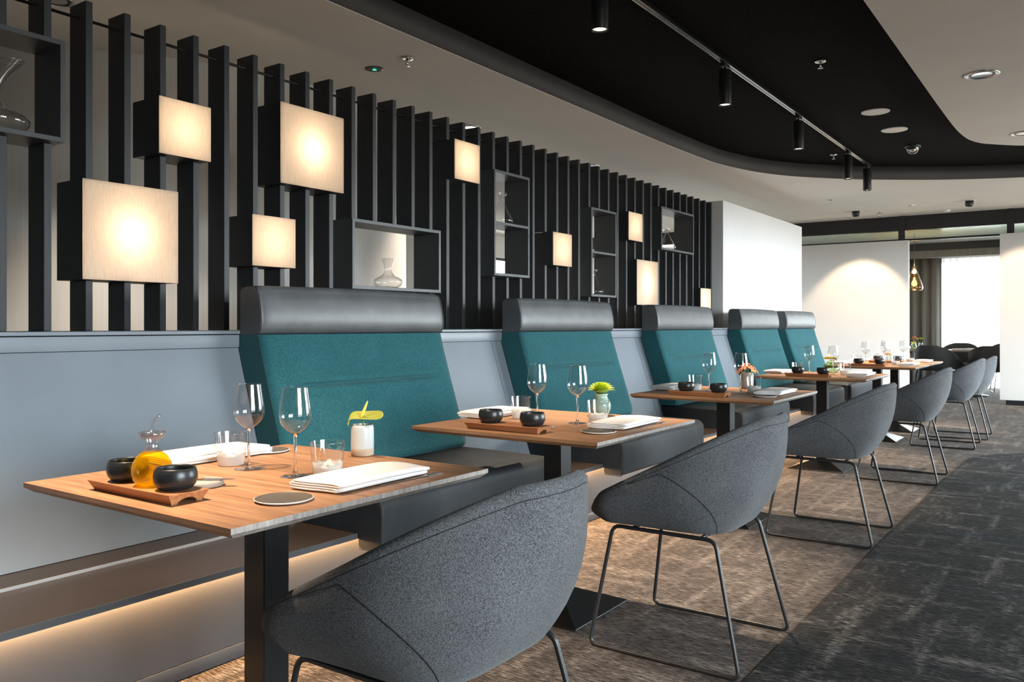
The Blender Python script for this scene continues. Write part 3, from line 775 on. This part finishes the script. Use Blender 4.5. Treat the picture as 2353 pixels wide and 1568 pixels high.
# ------------------------------------------------------------------ table settings
Z = .7402
def make_wine(label):
    t = thing('wine_glass', label, 'wine glass', (0,0,0), 0, 'wine glasses on the tables')
    bowl = [(.0045,.111),(.012,.1145),(.022,.121),(.032,.131),(.0388,.142),(.0415,.152),(.0418,.160),(.0407,.176),(.038,.195),(.035,.214),(.0325,.232)]
    bo = B().lathe(bowl, 40).build('bowl', m_glass, t)
    B().tube([(.0325*math.cos(2*PI*i/40), .0325*math.sin(2*PI*i/40), .232) for i in range(40)], .0007, 6, closed=True).build('lip', m_glass, bo)
    B().lathe([(.0105,.0035),(.0065,.009),(.0048,.018),(.004,.035),(.0037,.07),(.0042,.100),(.007,.1115),(.001,.114)], 20, cap0=True).build('stem', m_stemglass, t)
    B().lathe([(.001,.0008),(.0375,.0008),(.0385,.0018),(.03,.0030),(.016,.0042),(.009,.0062)], 40).build('foot', m_glass, t)
    return t
def make_tumbler(label):
    t = thing('water_tumbler', label, 'tumbler', (0,0,0), 0, 'water tumblers on the tables')
    B().lathe([(.0365,.001),(.0385,.02),(.0405,.045),(.043,.075),(.0445,.091)], 40).build('wall', m_glass, t)
    B().tube([(.0445*math.cos(2*PI*i/40), .0445*math.sin(2*PI*i/40), .091) for i in range(40)], .0011, 6, closed=True).build('rim', m_glass, t)
    b = B(); seg = 48; vs = []
    pr = [(.001,.0012),(.030,.0012),(.0355,.003),(.0372,.012),(.0385,.026),(.0397,.038),(.034,.031),(.018,.024),(.001,.022)]
    for i, (r, z) in enumerate(pr):
        for k in range(seg):
            a = 2*PI*k/seg; w = (.0022*math.sin(9*a)+.0016*math.sin(17*a+1))*(1 if i in (5,) else .3 if i in (6,7) else 0)
            vs.append((r*math.cos(a), r*math.sin(a), z+w))
    b.add(vs, [(i*seg+k, i*seg+(k+1) % seg, (i+1)*seg+(k+1) % seg, (i+1)*seg+k) for i in range(len(pr)-1) for k in range(seg)], True)
    b.build('frosted_base', m_frost, t)
    return t
def make_bowl(label):
    t = thing('stoneware_bowl', label, 'bowl', (0,0,0), 0, 'small black bowls on the trays')
    pr = [(.001,.0005),(.030,.0005),(.036,.003),(.0435,.012),(.0468,.022),(.0475,.030),(.0462,.040),(.0435,.0475),(.0425,.0492),(.0405,.0485),(.0395,.045),(.0405,.036),(.0395,.024),(.034,.012),(.022,.008),(.001,.007)]
    B().lathe(pr, 40).build('bowl_body', m_bowl, t); return t
def make_tray(label):
    t = thing('serving_tray', label, 'tray', (0,0,0), 0, 'acacia trays on the tables')
    # cross section (y,z): sloping sides, arched underside
    top = [(-.049,.024),(.049,.024)]; sec = [(-.050,.020),(-.049,.024)]
    arch = [(.024*math.cos(a), .013*math.sin(a)) for a in [PI*i/8 for i in range(9)]]
    sec = [(-.0375,0),(-.0505,.0235),(-.0495,.0245),(.0495,.0245),(.0505,.0235),(.0375,0)] + arch
    n = len(sec); b = B(); vs = []
    xs = [(-.165,0),(-.163,.0),( .163,0),(.165,0)]
    for x, _ in ((-.168,0),(.168,0)):
        for y, z in sec: vs.append((x*(1-.06*(1-z/.0245)), y, z))
    b.add(vs, [(i, (i+1) % n, n+(i+1) % n, n+i) for i in range(n)]); b.f.append(list(range(n))[::-1]); b.sm.append(False); b.f.append([n+i for i in range(n)]); b.sm.append(False)
    b.build('board', m_tray, t, bevel=.0012, bseg=1); return t
def make_napkin(label):
    t = thing('napkin', label, 'napkin', (0,0,0), 0, 'folded white napkins on the tables')
    # ribbon path in x,z folded three times, extruded along y
    def path():
        w = .074; p = []
        zs = [.0030, .0086, .0142, .0196]
        for i, z in enumerate(zs):
            a, c = (-w, w) if i % 2 == 0 else (w, -w)
            sh_ = .004*(i-1.5)
            for k in range(9):
                q = k/8; p.append((a+(c-a)*q+sh_, z))
            if i < 3:
                e = c+sh_+.002*(1 if c > 0 else -1); mz = (z+zs[i+1])/2; s_ = 1 if c > 0 else -1
                p += [(e+s_*.0015, z+.0008), (e+s_*.0026, mz), (e+s_*.0015, zs[i+1]-.0008)]
        return p
    P = path(); th = .0022; n = len(P); NL = 16; Ln = .33
    def pt(i, side, v):
        a = Vector((*P[max(i-1,0)],)); c = Vector((*P[min(i+1,n-1)],)); d = (c-a).normalized(); nx, nz = -d.y, d.x
        x, z = P[i]; x += nx*th*side; z += nz*th*side
        y = (v-.5)*Ln + .010*math.sin(x*30)*(.5-v)
        lift = .004*math.sin(PI*v)*(z/.02)*math.cos(x*14) + .0035*(z/.02)*max(0, v-.75)*4*math.cos(x*18)
        sk = .012*(v-.5)
        ed = max(0, abs(v-.5)-.47)/.03
        return (x*(1-.05*ed)+sk, y, max(.0006, z+lift-.004*(z/.02)*max(0, v-.86)*7))
    b = B(); vs = []
    for j in range(NL+1):
        v = j/NL
        for side in (1, -1):
            for i in range(n): vs.append(pt(i, side, v))
    fs = []; row = 2*n
    for j in range(NL):
        for i in range(n-1):
            fs.append((j*row+i, j*row+i+1, (j+1)*row+i+1, (j+1)*row+i)); fs.append((j*row+n+i, (j+1)*row+n+i, (j+1)*row+n+i+1, j*row+n+i+1))
        fs.append((j*row, (j+1)*row, (j+1)*row+n, j*row+n)); fs.append((j*row+n-1, j*row+2*n-1, (j+1)*row+2*n-1, (j+1)*row+n-1))
    for j in (0, NL):
        for i in range(n-1): fs.append((j*row+i, j*row+n+i, j*row+n+i+1, j*row+i+1))
    b.add(vs, fs, True); b.build('folded_cloth', m_linenw, t); return t
def make_plate(label):
    t = thing('side_plate', label, 'plate', (0,0,0), 0, 'taupe side plates on the tables')
    B().lathe([(.001,.0035),(.055,.0035),(.0605,.0046),(.0638,.0066)], 48).build('glazed_top', m_plate, t)
    B().lathe([(.0638,.0066),(.0652,.0064),(.0652,.0050),(.060,.0022),(.052,.0006),(.001,.0006)], 48).build('white_rim', m_platerim, t)
    return t
def make_fork(label):
    t = thing('fork', label, 'fork', (0,0,0), 0, 'forks tucked under the napkins')
    b = B(); b.box(-.0035,.0035,-.115,.05,.0004,.0020)
    b.build('handle', m_chrome, t, bevel=.0006, bseg=1)
    b = B(); b.box(-.010,.010,.05,.066,.0006,.0022)
    for x in (-.0085,-.0030,.0030,.0085): b.box(x-.0014,x+.0014,.066,.105,.0006,.0020)
    b.build('tines', m_chrome, t); return t
protos = {}
def place(key, maker, x, y, z, label, rz=0):
    if key not in protos:
        protos[key] = maker(label); o = protos[key]; o.location = (x, y, z); o.rotation_euler = (0,0,rz); return o
    return dup(protos[key], (x, y, z), rz, label)
LAY = dict(wA=(-.115,.032), wB=(.076,.031), tA=(-.212,.046), tB=(.150,.074), nA=(-.372,.085), nB=(.272,.083), pB=(.288,-.182), pA=(-.330,.268), tr=(-.025,-.322))
for i, yc in enumerate(TY):
    w = TW[i]; j = lambda a=.006: R.uniform(-a, a)
    if i == 5: LAYi = dict(LAY)
    P = {k: (TX+v[0]+(j() if i else 0), yc+v[1]+(j() if i else 0)) for k, v in LAY.items()}
    place('w', make_wine, *P['wA'], Z, 'clear wine glass on the banquette side of %s' % w)
    place('w', make_wine, *P['wB'], Z, 'clear wine glass on the chair side of %s' % w)
    place('t', make_tumbler, *P['tA'], Z, 'frosted base tumbler on the banquette side of %s' % w)
    place('t', make_tumbler, *P['tB'], Z, 'frosted base tumbler on the chair side of %s' % w)
    place('tr', make_tray, *P['tr'], Z, 'small acacia tray holding bowls on %s' % w)
    zt = Z+.0247
    place('b', make_bowl, P['tr'][0]-.078, P['tr'][1], zt, 'black bowl at the banquette end of the tray on %s' % w)
    place('b', make_bowl, P['tr'][0]+.110, P['tr'][1]+.003, zt, 'black bowl at the chair end of the tray on %s' % w)
    place('n', make_napkin, *P['nB'], Z+.0028, 'folded white napkin before the chair at %s' % w, .05)
    place('n', make_napkin, *P['nA'], Z+.0028, 'folded white napkin before the banquette at %s' % w, PI+.03)
    if i < 5:
        place('p', make_plate, *P['pB'], Z, 'round taupe side plate beside the chair side napkin on %s' % w)
        place('p', make_plate, *P['pA'], Z, 'round taupe side plate beside the banquette side napkin on %s' % w)
    if i < 4:
        place('f', make_fork, P['nB'][0]+.078, P['nB'][1]+.095, Z, 'steel fork peeking from under the chair side napkin on %s' % w, -.04)

# oil bottle on the first table
ox, oy = TX-.025+.022, TY[0]-.322
t = thing('oil_bottle', 'round glass oil bottle with curved spout between the black bowls', 'bottle', (ox, oy, Z+.0249))
B().lathe([(.001,.0008),(.026,.0008),(.034,.004),(.041,.014),(.0445,.028),(.0445,.040),(.041,.054),(.033,.067),(.022,.0765),(.001,.0770)], 40).build('oil', m_oil, t)
B().lathe([(.0225,.0772),(.0155,.083),(.0135,.088),(.0135,.098),(.0145,.105)], 32).build('neck', m_glass, t)
B().lathe([(.0145,.105),(.022,.108),(.028,.114),(.0295,.121),(.0275,.1225),(.0262,.119),(.021,.113),(.012,.110)], 36).build('drip_collar', m_glass, t)
B().tube([(0,0,.108),(0,0,.128),(.0005,.0004,.136),(.0025,.002,.145),(.006,.0045,.152),(.011,.008,.1575),(.016,.0115,.160)], [.0052,.005,.0048,.0046,.0043,.004,.0038], 14).build('spout', m_glass, t)
# butter stone and knife, first table ; slate slab and knife, second table
tag(B().lathe([(.001,.0006),(.049,.0006),(.052,.003),(.052,.0125),(.050,.0145),(.001,.0150)], 48).build('butter_stone', m_stone, loc=(TX-.012, TY[0]-.185, Z)), 'round grey butter stone beside the tray on the anthurium table', 'stone board')
def knife(loc, rz, label):
    t = thing('butter_knife', label, 'knife', loc, rz, 'butter knives by the trays')
    B().box(-.08,.0,-.0055,.0055,.0006,.0050).build('handle', m_tray, t, bevel=.0015)
    B().prism([(0,-.005),(.06,-.0065),(.075,-.003),(.078,.004),(0,.005)], 'z', .0012, .0026).build('blade', m_chrome, t)
knife((TX-.005, TY[0]-.185, Z+.0155), .6, 'butter knife lying on the round butter stone')
tag(B().box(-.08,.08,-.035,.035,.0006,.008).build('slate_slab', m_stone, bevel=.002, loc=(TX+.005, TY[1]-.195, Z)), 'small grey stone slab behind the tray on the chrysanthemum table', 'stone board')
knife((TX+.01, TY[1]-.195, Z+.0085), .05, 'butter knife lying on the grey stone slab')

# vases and flowers
def vase(prof, mat, x, y, label, clay=None):
    t = thing('flower_vase', label, 'vase', (x, y, Z))
    o = B().lathe(prof, 40).build('vase_body', mat, t)
    if clay: B().lathe(clay, 40).build('clay_foot', m_clay, t)
    return t
def sheet(fn, nu=18, nv=12): return B().grid(fn, nu, nv)
VY = .383
# anthurium
vx, vy = TX-.035, TY[0]+VY
vase([(.0345,.023),(.0348,.04),(.0346,.07),(.0338,.086),(.0315,.093),(.0285,.0938),(.0282,.085),(.029,.03),(.001,.026)], m_glaze, vx, vy, 'pale blue cylinder vase with bare clay foot on the anthurium table',
     [(.001,.0006),(.031,.0006),(.0338,.003),(.0345,.023)])
def anth(x, y, z, s, label, mat, rz, tilt=0.0):
    t = thing('anthurium_flower', label, 'flower', (x, y, z), rz)
    def f(u, v):
        a = (u-.5)*2*PI; c_ = math.cos(a)
        x = .006+(.056 if c_ > 0 else .072)*v*c_; y = .036*v*math.sin(a)*(1-.25*max(0, -c_)*v)
        x += .012*math.exp(-((abs(a))/.30)**2)*0 - .006*v*math.exp(-((abs(a)-PI)/.25)**2)*0
        z = .016+.32*y+.006*v*v+.003*math.sin(3*a)*v
        dd = -(x+.026)
        if dd > 0:
            q = dd/.018; x = -.026-.018*math.sin(min(q, 1.9)); z -= .018*(1-math.cos(min(q, 1.9))) + .018*max(0, q-1.9)
        return (x*s, y*s, z*s)
    B().grid(lambda u, v: f(u, max(v, .02)), 40, 14).build('spathe', mat, t, thick=.0012)
    B().tube([(-.008*s,0,.012*s),(-.002*s,0,.024*s),(.006*s,.002*s,.044*s),(.014*s,.004*s,.064*s)], [.0044*s,.0046*s,.0040*s,.0015*s], 12).build('spadix', m_spadix, t)
    B().tube([(0,0,.006*s),(.002,0,-.03),(.004,0,-.06)], .0028, 8).build('stem', m_stem, t)
anth(vx+.002, vy, Z+.100, 1.0, 'lime anthurium bloom with yellow spadix in the pale blue vase', m_spathe, math.radians(35))
# chrysanthemum
vx2, vy2 = TX+.000, TY[1]+VY-.02
vase([(.001,.0006),(.024,.0006),(.034,.008),(.042,.028),(.043,.044),(.038,.060),(.029,.072),(.0265,.080),(.0285,.089),(.0315,.094),(.0285,.0945),(.024,.084),(.024,.076),(.001,.06)], m_celadon, vx2, vy2, 'celadon green rounded vase on the chrysanthemum table')
t = thing('chrysanthemum', 'lime green chrysanthemum bloom in the celadon vase', 'flower', (vx2, vy2, Z+.094))
b = B()
for ring, (n_, r0, r1, zz, up) in enumerate(((34,.030,.062,.010,.006),(34,.028,.058,.013,.012),(30,.024,.050,.017,.017),(26,.018,.040,.020,.021),(20,.012,.030,.023,.022),(14,.004,.018,.025,.022))):
    for k in range(n_):
        a = 2*PI*(k+.5*(ring % 2))/n_ + R.uniform(-.05,.05); L_ = r1*R.uniform(.93,1.05); c_, s_ = math.cos(a), math.sin(a); w_ = .0042
        def q(r, o, z): return (r*c_-o*s_, r*s_+o*c_, z)
        b.add([q(r0*.3,-w_*.5,zz-.004),q(r0*.3,w_*.5,zz-.004),q(L_*.6,w_,zz+up*.5),q(L_*.6,-w_,zz+up*.5),q(L_*.95,w_*.8,zz+up),q(L_*.95,-w_*.8,zz+up),q(L_*1.02,0,zz+up*1.15)], [(0,1,2,3),(3,2,4,5),(5,4,6)])
b.build('petals', m_chrys, t)
B().lathe([(.001,-.002),(.010,-.001),(.026,.006),(.034,.014),(.02,.020),(.001,.024)], 20).build('calyx', m_stem, t)
B().tube([(0,0,0),(0,0,-.06)], .003, 8).build('stem', m_stem, t)
# orange flowers
vx3, vy3 = TX-.003, TY[2]+VY
vase([(.001,.0006),(.034,.0006),(.0375,.004),(.038,.05),(.0375,.095),(.0350,.099),(.032,.095),(.032,.03),(.001,.028)], m_greyclay, vx3, vy3, 'grey stoneware cylinder vase on the third table')
def blossom(parent, c, r, n_, mat, name='petals'):
    b = B()
    ax = Vector((c[0], c[1], .03)).normalized() if (abs(c[0])+abs(c[1])) > .004 else Vector((0,0,1))
    e1 = ax.orthogonal().normalized(); e2 = ax.cross(e1)
    C_ = Vector(c)
    for k in range(n_):
        a = 2*PI*k/n_+R.uniform(-.15,.15); d = e1*math.cos(a)+e2*math.sin(a); w_ = ax.cross(d)
        pts = [C_, C_+d*r*.45+w_*r*.2+ax*r*.35, C_+d*r*.45-w_*r*.2+ax*r*.35, C_+d*r*.8+w_*r*.2+ax*r*.42, C_+d*r*.8-w_*r*.2+ax*r*.42, C_+d*r*1.05+ax*r*.30]
        b.add(pts, [(0,1,2),(1,3,4,2),(3,5,4)], True)
    return b.build(name, mat, parent, thick=.0008)
def bouquet(name, loc, blooms, label, drop=.05):
    t = thing(name, label, 'flower', loc)
    for c, r, n_, m in blooms:
        o = blossom(t, c, r, n_, m, 'blossom')
        B().tube([c, (c[0]*.3, c[1]*.3, -drop*.3), (c[0]*.1, c[1]*.1, -drop)], .0016, 6).build('stem', m_stem, t)
    return t
bouquet('lily_bouquet', (vx3, vy3, Z+.099), [((-.028,-.012,.016),.034,6,m_orange),((.030,-.010,.014),.034,6,m_orange),((.0,.025,.028),.034,6,m_orange),((-.004,-.026,.030),.034,6,m_orange),((.045,.015,.004),.03,6,m_orange),((-.045,.012,.006),.03,6,m_orange)], 'orange and white lily flowers in the grey stoneware vase')
# round glass vase + yellow flower
vx4, vy4 = TX-.03, TY[3]+VY
vase([(.001,.0006),(.040,.0006),(.056,.008),(.066,.026),(.066,.040),(.056,.060),(.040,.078),(.030,.090),(.031,.099)], m_greenglass, vx4, vy4, 'round pale green glass vase on the fourth table')
anth(vx4, vy4, Z+.101, .95, 'yellow anthurium bloom in the round green glass vase', m_yellow, math.radians(200))
# peach flower, fifth table
vx5, vy5 = TX+.02, TY[4]+VY-.02
vase([(.001,.0006),(.030,.0006),(.034,.004),(.035,.05),(.036,.072)], m_glass, vx5, vy5, 'small clear glass vase on the fifth table')
bouquet('peach_flower', (vx5, vy5, Z+.074), [((.0,.0,.014),.045,9,m_orange),((.02,.01,.012),.035,7,m_yellow)], 'low peach flower in the small clear vase', .04)

# ------------------------------------------------------------------ far room furniture
def far_table(x, y, label):
    t = thing('bistro_table', label, 'table', (x, y, 0), 0, 'tables of the room past the panels')
    B().box(-.38,.38,-.38,.38,.715,.74).build('tabletop', m_woodend, t, bevel=.003)
    B().tube([(0,0,.01),(0,0,.715)], .03, 14).build('pillar', m_metal, t)
    B().lathe([(.001,.0),(.24,.0),(.24,.012),(.03,.03),(.001,.03)], 32).build('base', m_metal, t)
far_table(-2.42, 15.25, 'small far table with vases of flowers behind the cream divider panel')
far_table(-1.62, 15.35, 'small far table with white napkins in front of the sheer curtain')
fc = make_chair('black far chair turned to the flower table beside the cream panel edge', m_farchair, 'felt_chair', 'chair', 'black chairs of the far room')
fc.location = (-2.03, 14.72, 0); fc.rotation_euler = (0, 0, -PI/2-.35)
dup(fc, (-1.30, 14.75, 0), -PI/2+.1, 'black far chair with its back to us beside the aisle panel edge')
dup(fc, (-1.92, 16.35, 0), PI/2, 'black far chair behind the napkin table, against the sheer curtain')
dup(fc, (-1.17, 16.40, 0), PI/2+.2, 'black far chair half hidden by the aisle panel, against the sheer curtain')
for (x, y, lab) in ((-1.72,15.2,'folded white napkin on the far table before the sheer curtain'), (-1.56,15.45,'second folded napkin on the far table by the window')):
    dup(protos['n'], (x, y, Z), PI/2, lab, 'napkins on the far table')
VV = Z
vase([(.001,.0006),(.05,.0006),(.06,.02),(.05,.06),(.03,.085),(.032,.10)], m_greenglass, -2.44, 15.05, 'round green glass vase on the far flower table')
anth(-2.44, 15.05, Z+.101, .9, 'pale yellow anthurium on the far flower table', m_yellow, 1.0)
vase([(.001,.0006),(.03,.0006),(.032,.01),(.034,.09),(.036,.115)], m_glass, -2.36, 15.22, 'tall clear glass vase with lime flower on the far table')
bouquet('lime_pompon', (-2.36, 15.22, Z+.115), [((.0,.0,.05),.05,12,m_chrys),((.004,0,.06),.04,12,m_chrys)], 'lime pompon flower in the tall clear far vase', .07)
vase([(.001,.0006),(.03,.0006),(.032,.01),(.03,.09),(.03,.12)], m_glass, -2.46, 15.25, 'tall clear glass vase with peach flowers on the far table')
bouquet('peach_bouquet', (-2.46, 15.25, Z+.12), [((-.02,0,.05),.04,9,m_orange),((.03,.0,.05),.04,9,m_orange),((.0,.02,.075),.035,9,m_orange)], 'peach flowers in the tall clear far vase', .08)
# amber pendant partly behind the cream panel
t = thing('pendant_lamp', 'amber glass cone pendant lamp peeping past the cream panel', 'lamp', (-2.42, 15.0, 1.70))
B().lathe([(.001,.012),(.08,.006),(.12,.022),(.135,.055),(.125,.10),(.095,.19),(.06,.29),(.03,.38),(.014,.42)], 40).build('glass_shade', m_amber, t)
B().lathe([(.001,.08),(.03,.09),(.045,.12),(.035,.16),(.012,.19),(.012,.23)], 20).build('bulb', m_bulb, t)
B().tube([(0,0,.42),(0,0,.958)], .004, 8).build('cord', m_metal, t)
l = bpy.data.lights.new('pendant_bulb', 'POINT'); l.energy = 22; l.color = (1.0, .80, .52); l.shadow_soft_size = .05
o = bpy.data.objects.new('pendant_bulb', l); o.location = (0, 0, .30); o.parent = t; COL.objects.link(o)

# ------------------------------------------------------------------ ceiling fittings
TRX, TRZ = -2.09, 2.95
trk = thing('light_track', 'black ceiling track running along the black recess', 'light track', (TRX, 0, TRZ))
b = B(); b.box(-.018,.018,-2.0,10.08,0,.025); b.build('rail', m_steel, trk, bevel=.001, bseg=1)
b = B(); b.box(-.0165,-.011,-2.0,10.07,-.003,-.0002); b.box(.011,.0165,-2.0,10.07,-.003,-.0002); b.build('rail_lip', m_chrome, trk)
sl = ['first', 'second', 'third', 'fourth', 'last']
def make_spot(label):
    t = thing('track_spotlight', label, 'spotlight', (0,0,0), 0, 'black cylinder spotlights on the track')
    b = B(); b.box(-.016,.016,-.05,.05,-.030,-.004); b.build('adapter', m_metal, t, bevel=.002, bseg=1)
    B().tube([(0,0,-.028),(0,0,-.055)], .008, 10).build('knuckle', m_metal, t)
    B().lathe([(.001,-.050),(.042,-.050),(.044,-.054),(.044,-.288),(.0425,-.292),(.038,-.290),(.037,-.275),(.001,-.270)], 36).build('housing', m_metal, t)
    B().lathe([(.0365,-.281),(.001,-.283)], 32).build('lens', m_spotlens, t)
    return t
def spot_light(name, loc, tgt, energy, angle, blend, color=(1.0,.78,.56), size=.03):
    l = bpy.data.lights.new(name, 'SPOT'); l.energy = energy; l.spot_size = math.radians(angle); l.spot_blend = blend; l.color = color; l.shadow_soft_size = size
    o = bpy.data.objects.new(name, l); o.location = loc
    o.rotation_euler = (Vector(tgt)-Vector(loc)).to_track_quat('-Z', 'Y').to_euler(); COL.objects.link(o); return o
SP = [(3.773, 'track spotlight cut by the picture top, first of the visible track'), (5.553, 'track spotlight over the third table, second of the visible track'),
      (7.30, 'track spotlight over the fourth table, third of the visible track'), (9.07, 'track spotlight over the fifth table, fourth of the visible track'), (9.957, 'track spotlight at the very end of the track')]
spr = make_spot(SP[0][1]); spr.location = (TRX, SP[0][0], TRZ)
for y, lab in SP[1:]: dup(spr, (TRX, y, TRZ), 0, lab)
for y, lab in ((2.0, 'track spotlight above the anthurium table, outside the picture'), (.9, 'track spotlight before the anthurium table, outside the picture')):
    dup(spr, (TRX, y, TRZ), 0, lab)
for y, tgt, e in ((.9,(-2.06,1.10,.74),.85),(2.0,(-2.08,2.35,.5),.35),(3.773,(-1.86,3.55,.3),1.0),(5.553,(-1.85,5.65,0),.8),(7.30,(-1.9,7.3,0),.8),(9.07,(-1.9,9.2,.5),.9),(9.957,(-1.9,10.1,.5),.7)):
    spot_light('track_spot_beam', (TRX, y, TRZ-.295), tgt, SPOT_W*e, 52, .8)

def sprinkler(x, y, z, label):
    t = thing('sprinkler', label, 'sprinkler', (x, y, z), 0, 'ceiling sprinklers')
    B().lathe([(.001,-.002),(.036,-.002),(.040,-.006),(.034,-.010),(.012,-.010),(.010,-.004)], 28).build('rosette', m_chrome, t)
    B().tube([(0,0,-.008),(0,0,-.05)], .006, 8).build('stem', m_chrome, t)
    B().lathe([(.001,-.050),(.018,-.050),(.018,-.053),(.001,-.053)], 18).build('deflector', m_chrome, t)
sprinkler(-3.539, 3.903, CZ, 'chrome sprinkler in the white ceiling beside the green exit light')
sprinkler(-1.557, 5.96, BZ, 'chrome sprinkler alone in the black ceiling')
sprinkler(-2.29, 9.29, BZ, 'chrome sprinkler in the black ceiling by the curved edge')
sprinkler(-2.878, 11.53, CZ, 'chrome sprinkler in the white ceiling past the curved edge')
sprinkler(-2.62, 13.3, CZ, 'chrome sprinkler in front of the black divider beam')
def downlight(x, y, z, label, r=.10, on=True):
    t = thing('downlight', label, 'downlight', (x, y, z), 0, 'recessed ceiling downlights')
    B().lathe([(r,-.0015),(r,-.006),(r*.88,-.009),(r*.80,-.007),(r*.74,-.002)], 36).build('trim_ring', m_chrome, t)
    B().lathe([(r*.74,-.002),(r*.66,-.006),(r*.58,-.003)], 36).build('inner_ring', m_metal, t)
    B().lathe([(r*.58,-.004),(r*.3,-.0025),(.001,-.002)], 30).build('lens', m_chrome, t)
downlight(-.614, 6.37, CZ, 'round chrome downlight in the ceiling island', .108)
downlight(-.50, 8.52, CZ, 'round chrome downlight near the rounded corner of the ceiling island', .10)
downlight(-4.398, 2.168, CZ, 'round downlight in the white ceiling over the topmost shelf', .09)
downlight(-4.34, 5.58, CZ, 'round downlight half hidden behind the middle slats', .09)
downlight(-4.30, 7.64, CZ, 'round downlight just above the far slats', .06)
for y in (2.168, 5.58, 7.64):
    spot_light('downlight_beam', (-4.35, y, CZ-.02), (-4.35, y, 0), DOWN_W, 90, .8, (1.0, .84, .66), .05)
def disc(x, y, label):
    t = thing('ceiling_speaker', label, 'speaker', (x, y, BZ), 0, 'white ceiling speakers')
    B().lathe([(.115,-.001),(.115,-.006),(.105,-.009),(.100,-.007)], 40).build('rim', m_whiteplastic, t)
    B().lathe([(.100,-.007),(.05,-.0075),(.001,-.008)], 40).build('grille', m_whiteplastic, t)
disc(-1.537, 7.64, 'white round ceiling speaker in the black recess, the one nearer the track middle')
disc(-1.533, 8.44, 'white round ceiling speaker in the black recess, beside the dome camera')
t = thing('dome_camera', 'clear dome security camera on the black ceiling', 'camera', (-1.517, 9.31, BZ))
B().lathe([(.075,-.001),(.075,-.018),(.066,-.020)], 32).build('mount_ring', m_metal, t)
B().lathe([(.064,-.019),(.060,-.045),(.045,-.068),(.022,-.082),(.001,-.085)], 32).build('dome', m_glass, t)
B().lathe([(.001,-.01),(.03,-.02),(.034,-.045),(.02,-.062),(.001,-.066)], 20).build('lens_module', m_chrome, t)
t = thing('exit_light', 'small dark ceiling disc with a glowing green arrow', 'emergency light', (-3.866, 3.944, CZ))
B().lathe([(.001,-.004),(.045,-.005),(.058,-.004),(.062,-.001)], 32).build('disc', m_metal, t)
B().prism([(-.012,.010),(.0,-.012),(.012,.010),(.0,.004)], 'z', -.009, -.0055).build('green_arrow', m_green, t, rot=(0,0,math.radians(35)))
def gimbal(x, y, label, az, tgt, e):
    t = thing('gimbal_spotlight', label, 'spotlight', (x, y, CZ), az, 'swivelling black spotlights in the white ceiling')
    B().lathe([(.085,-.001),(.085,-.006),(.060,-.008),(.058,-.002)], 32).build('trim_ring', m_whiteplastic, t)
    B().lathe([(.001,.0),(.050,-.001),(.050,-.05),(.046,-.075),(.040,-.072),(.001,-.06)], 28).build('head', m_metal, t, rot=(.35,0,0), loc=(0,0,-.002))
    spot_light('gimbal_beam', (x, y+.02, CZ-.10), tgt, e, 66, .35, (1.0,.74,.50), .03)
gimbal(-2.863, 12.88, 'black swivel spotlight lighting the cream panel behind the last table', 0, (-3.05, 13.9, .95), 150)
gimbal(-1.368, 12.685, 'black swivel spotlight aimed at the cream panel past the aisle', .5, (-.35, 13.85, .95), 140)
tag(B().lathe([(.001,-.004),(.05,-.004),(.05,-.001)], 24).build('ceiling_sensor', m_chrome, loc=(-2.09, 12.72, CZ)), 'flat small round sensor in the white ceiling', 'sensor')
tag(B().lathe([(.001,-.032),(.035,-.030),(.048,-.020),(.05,-.001)], 28).build('smoke_detector', m_whiteplastic, loc=(-1.747, 13.5, CZ)), 'white smoke detector close to the black divider beam', 'smoke detector')
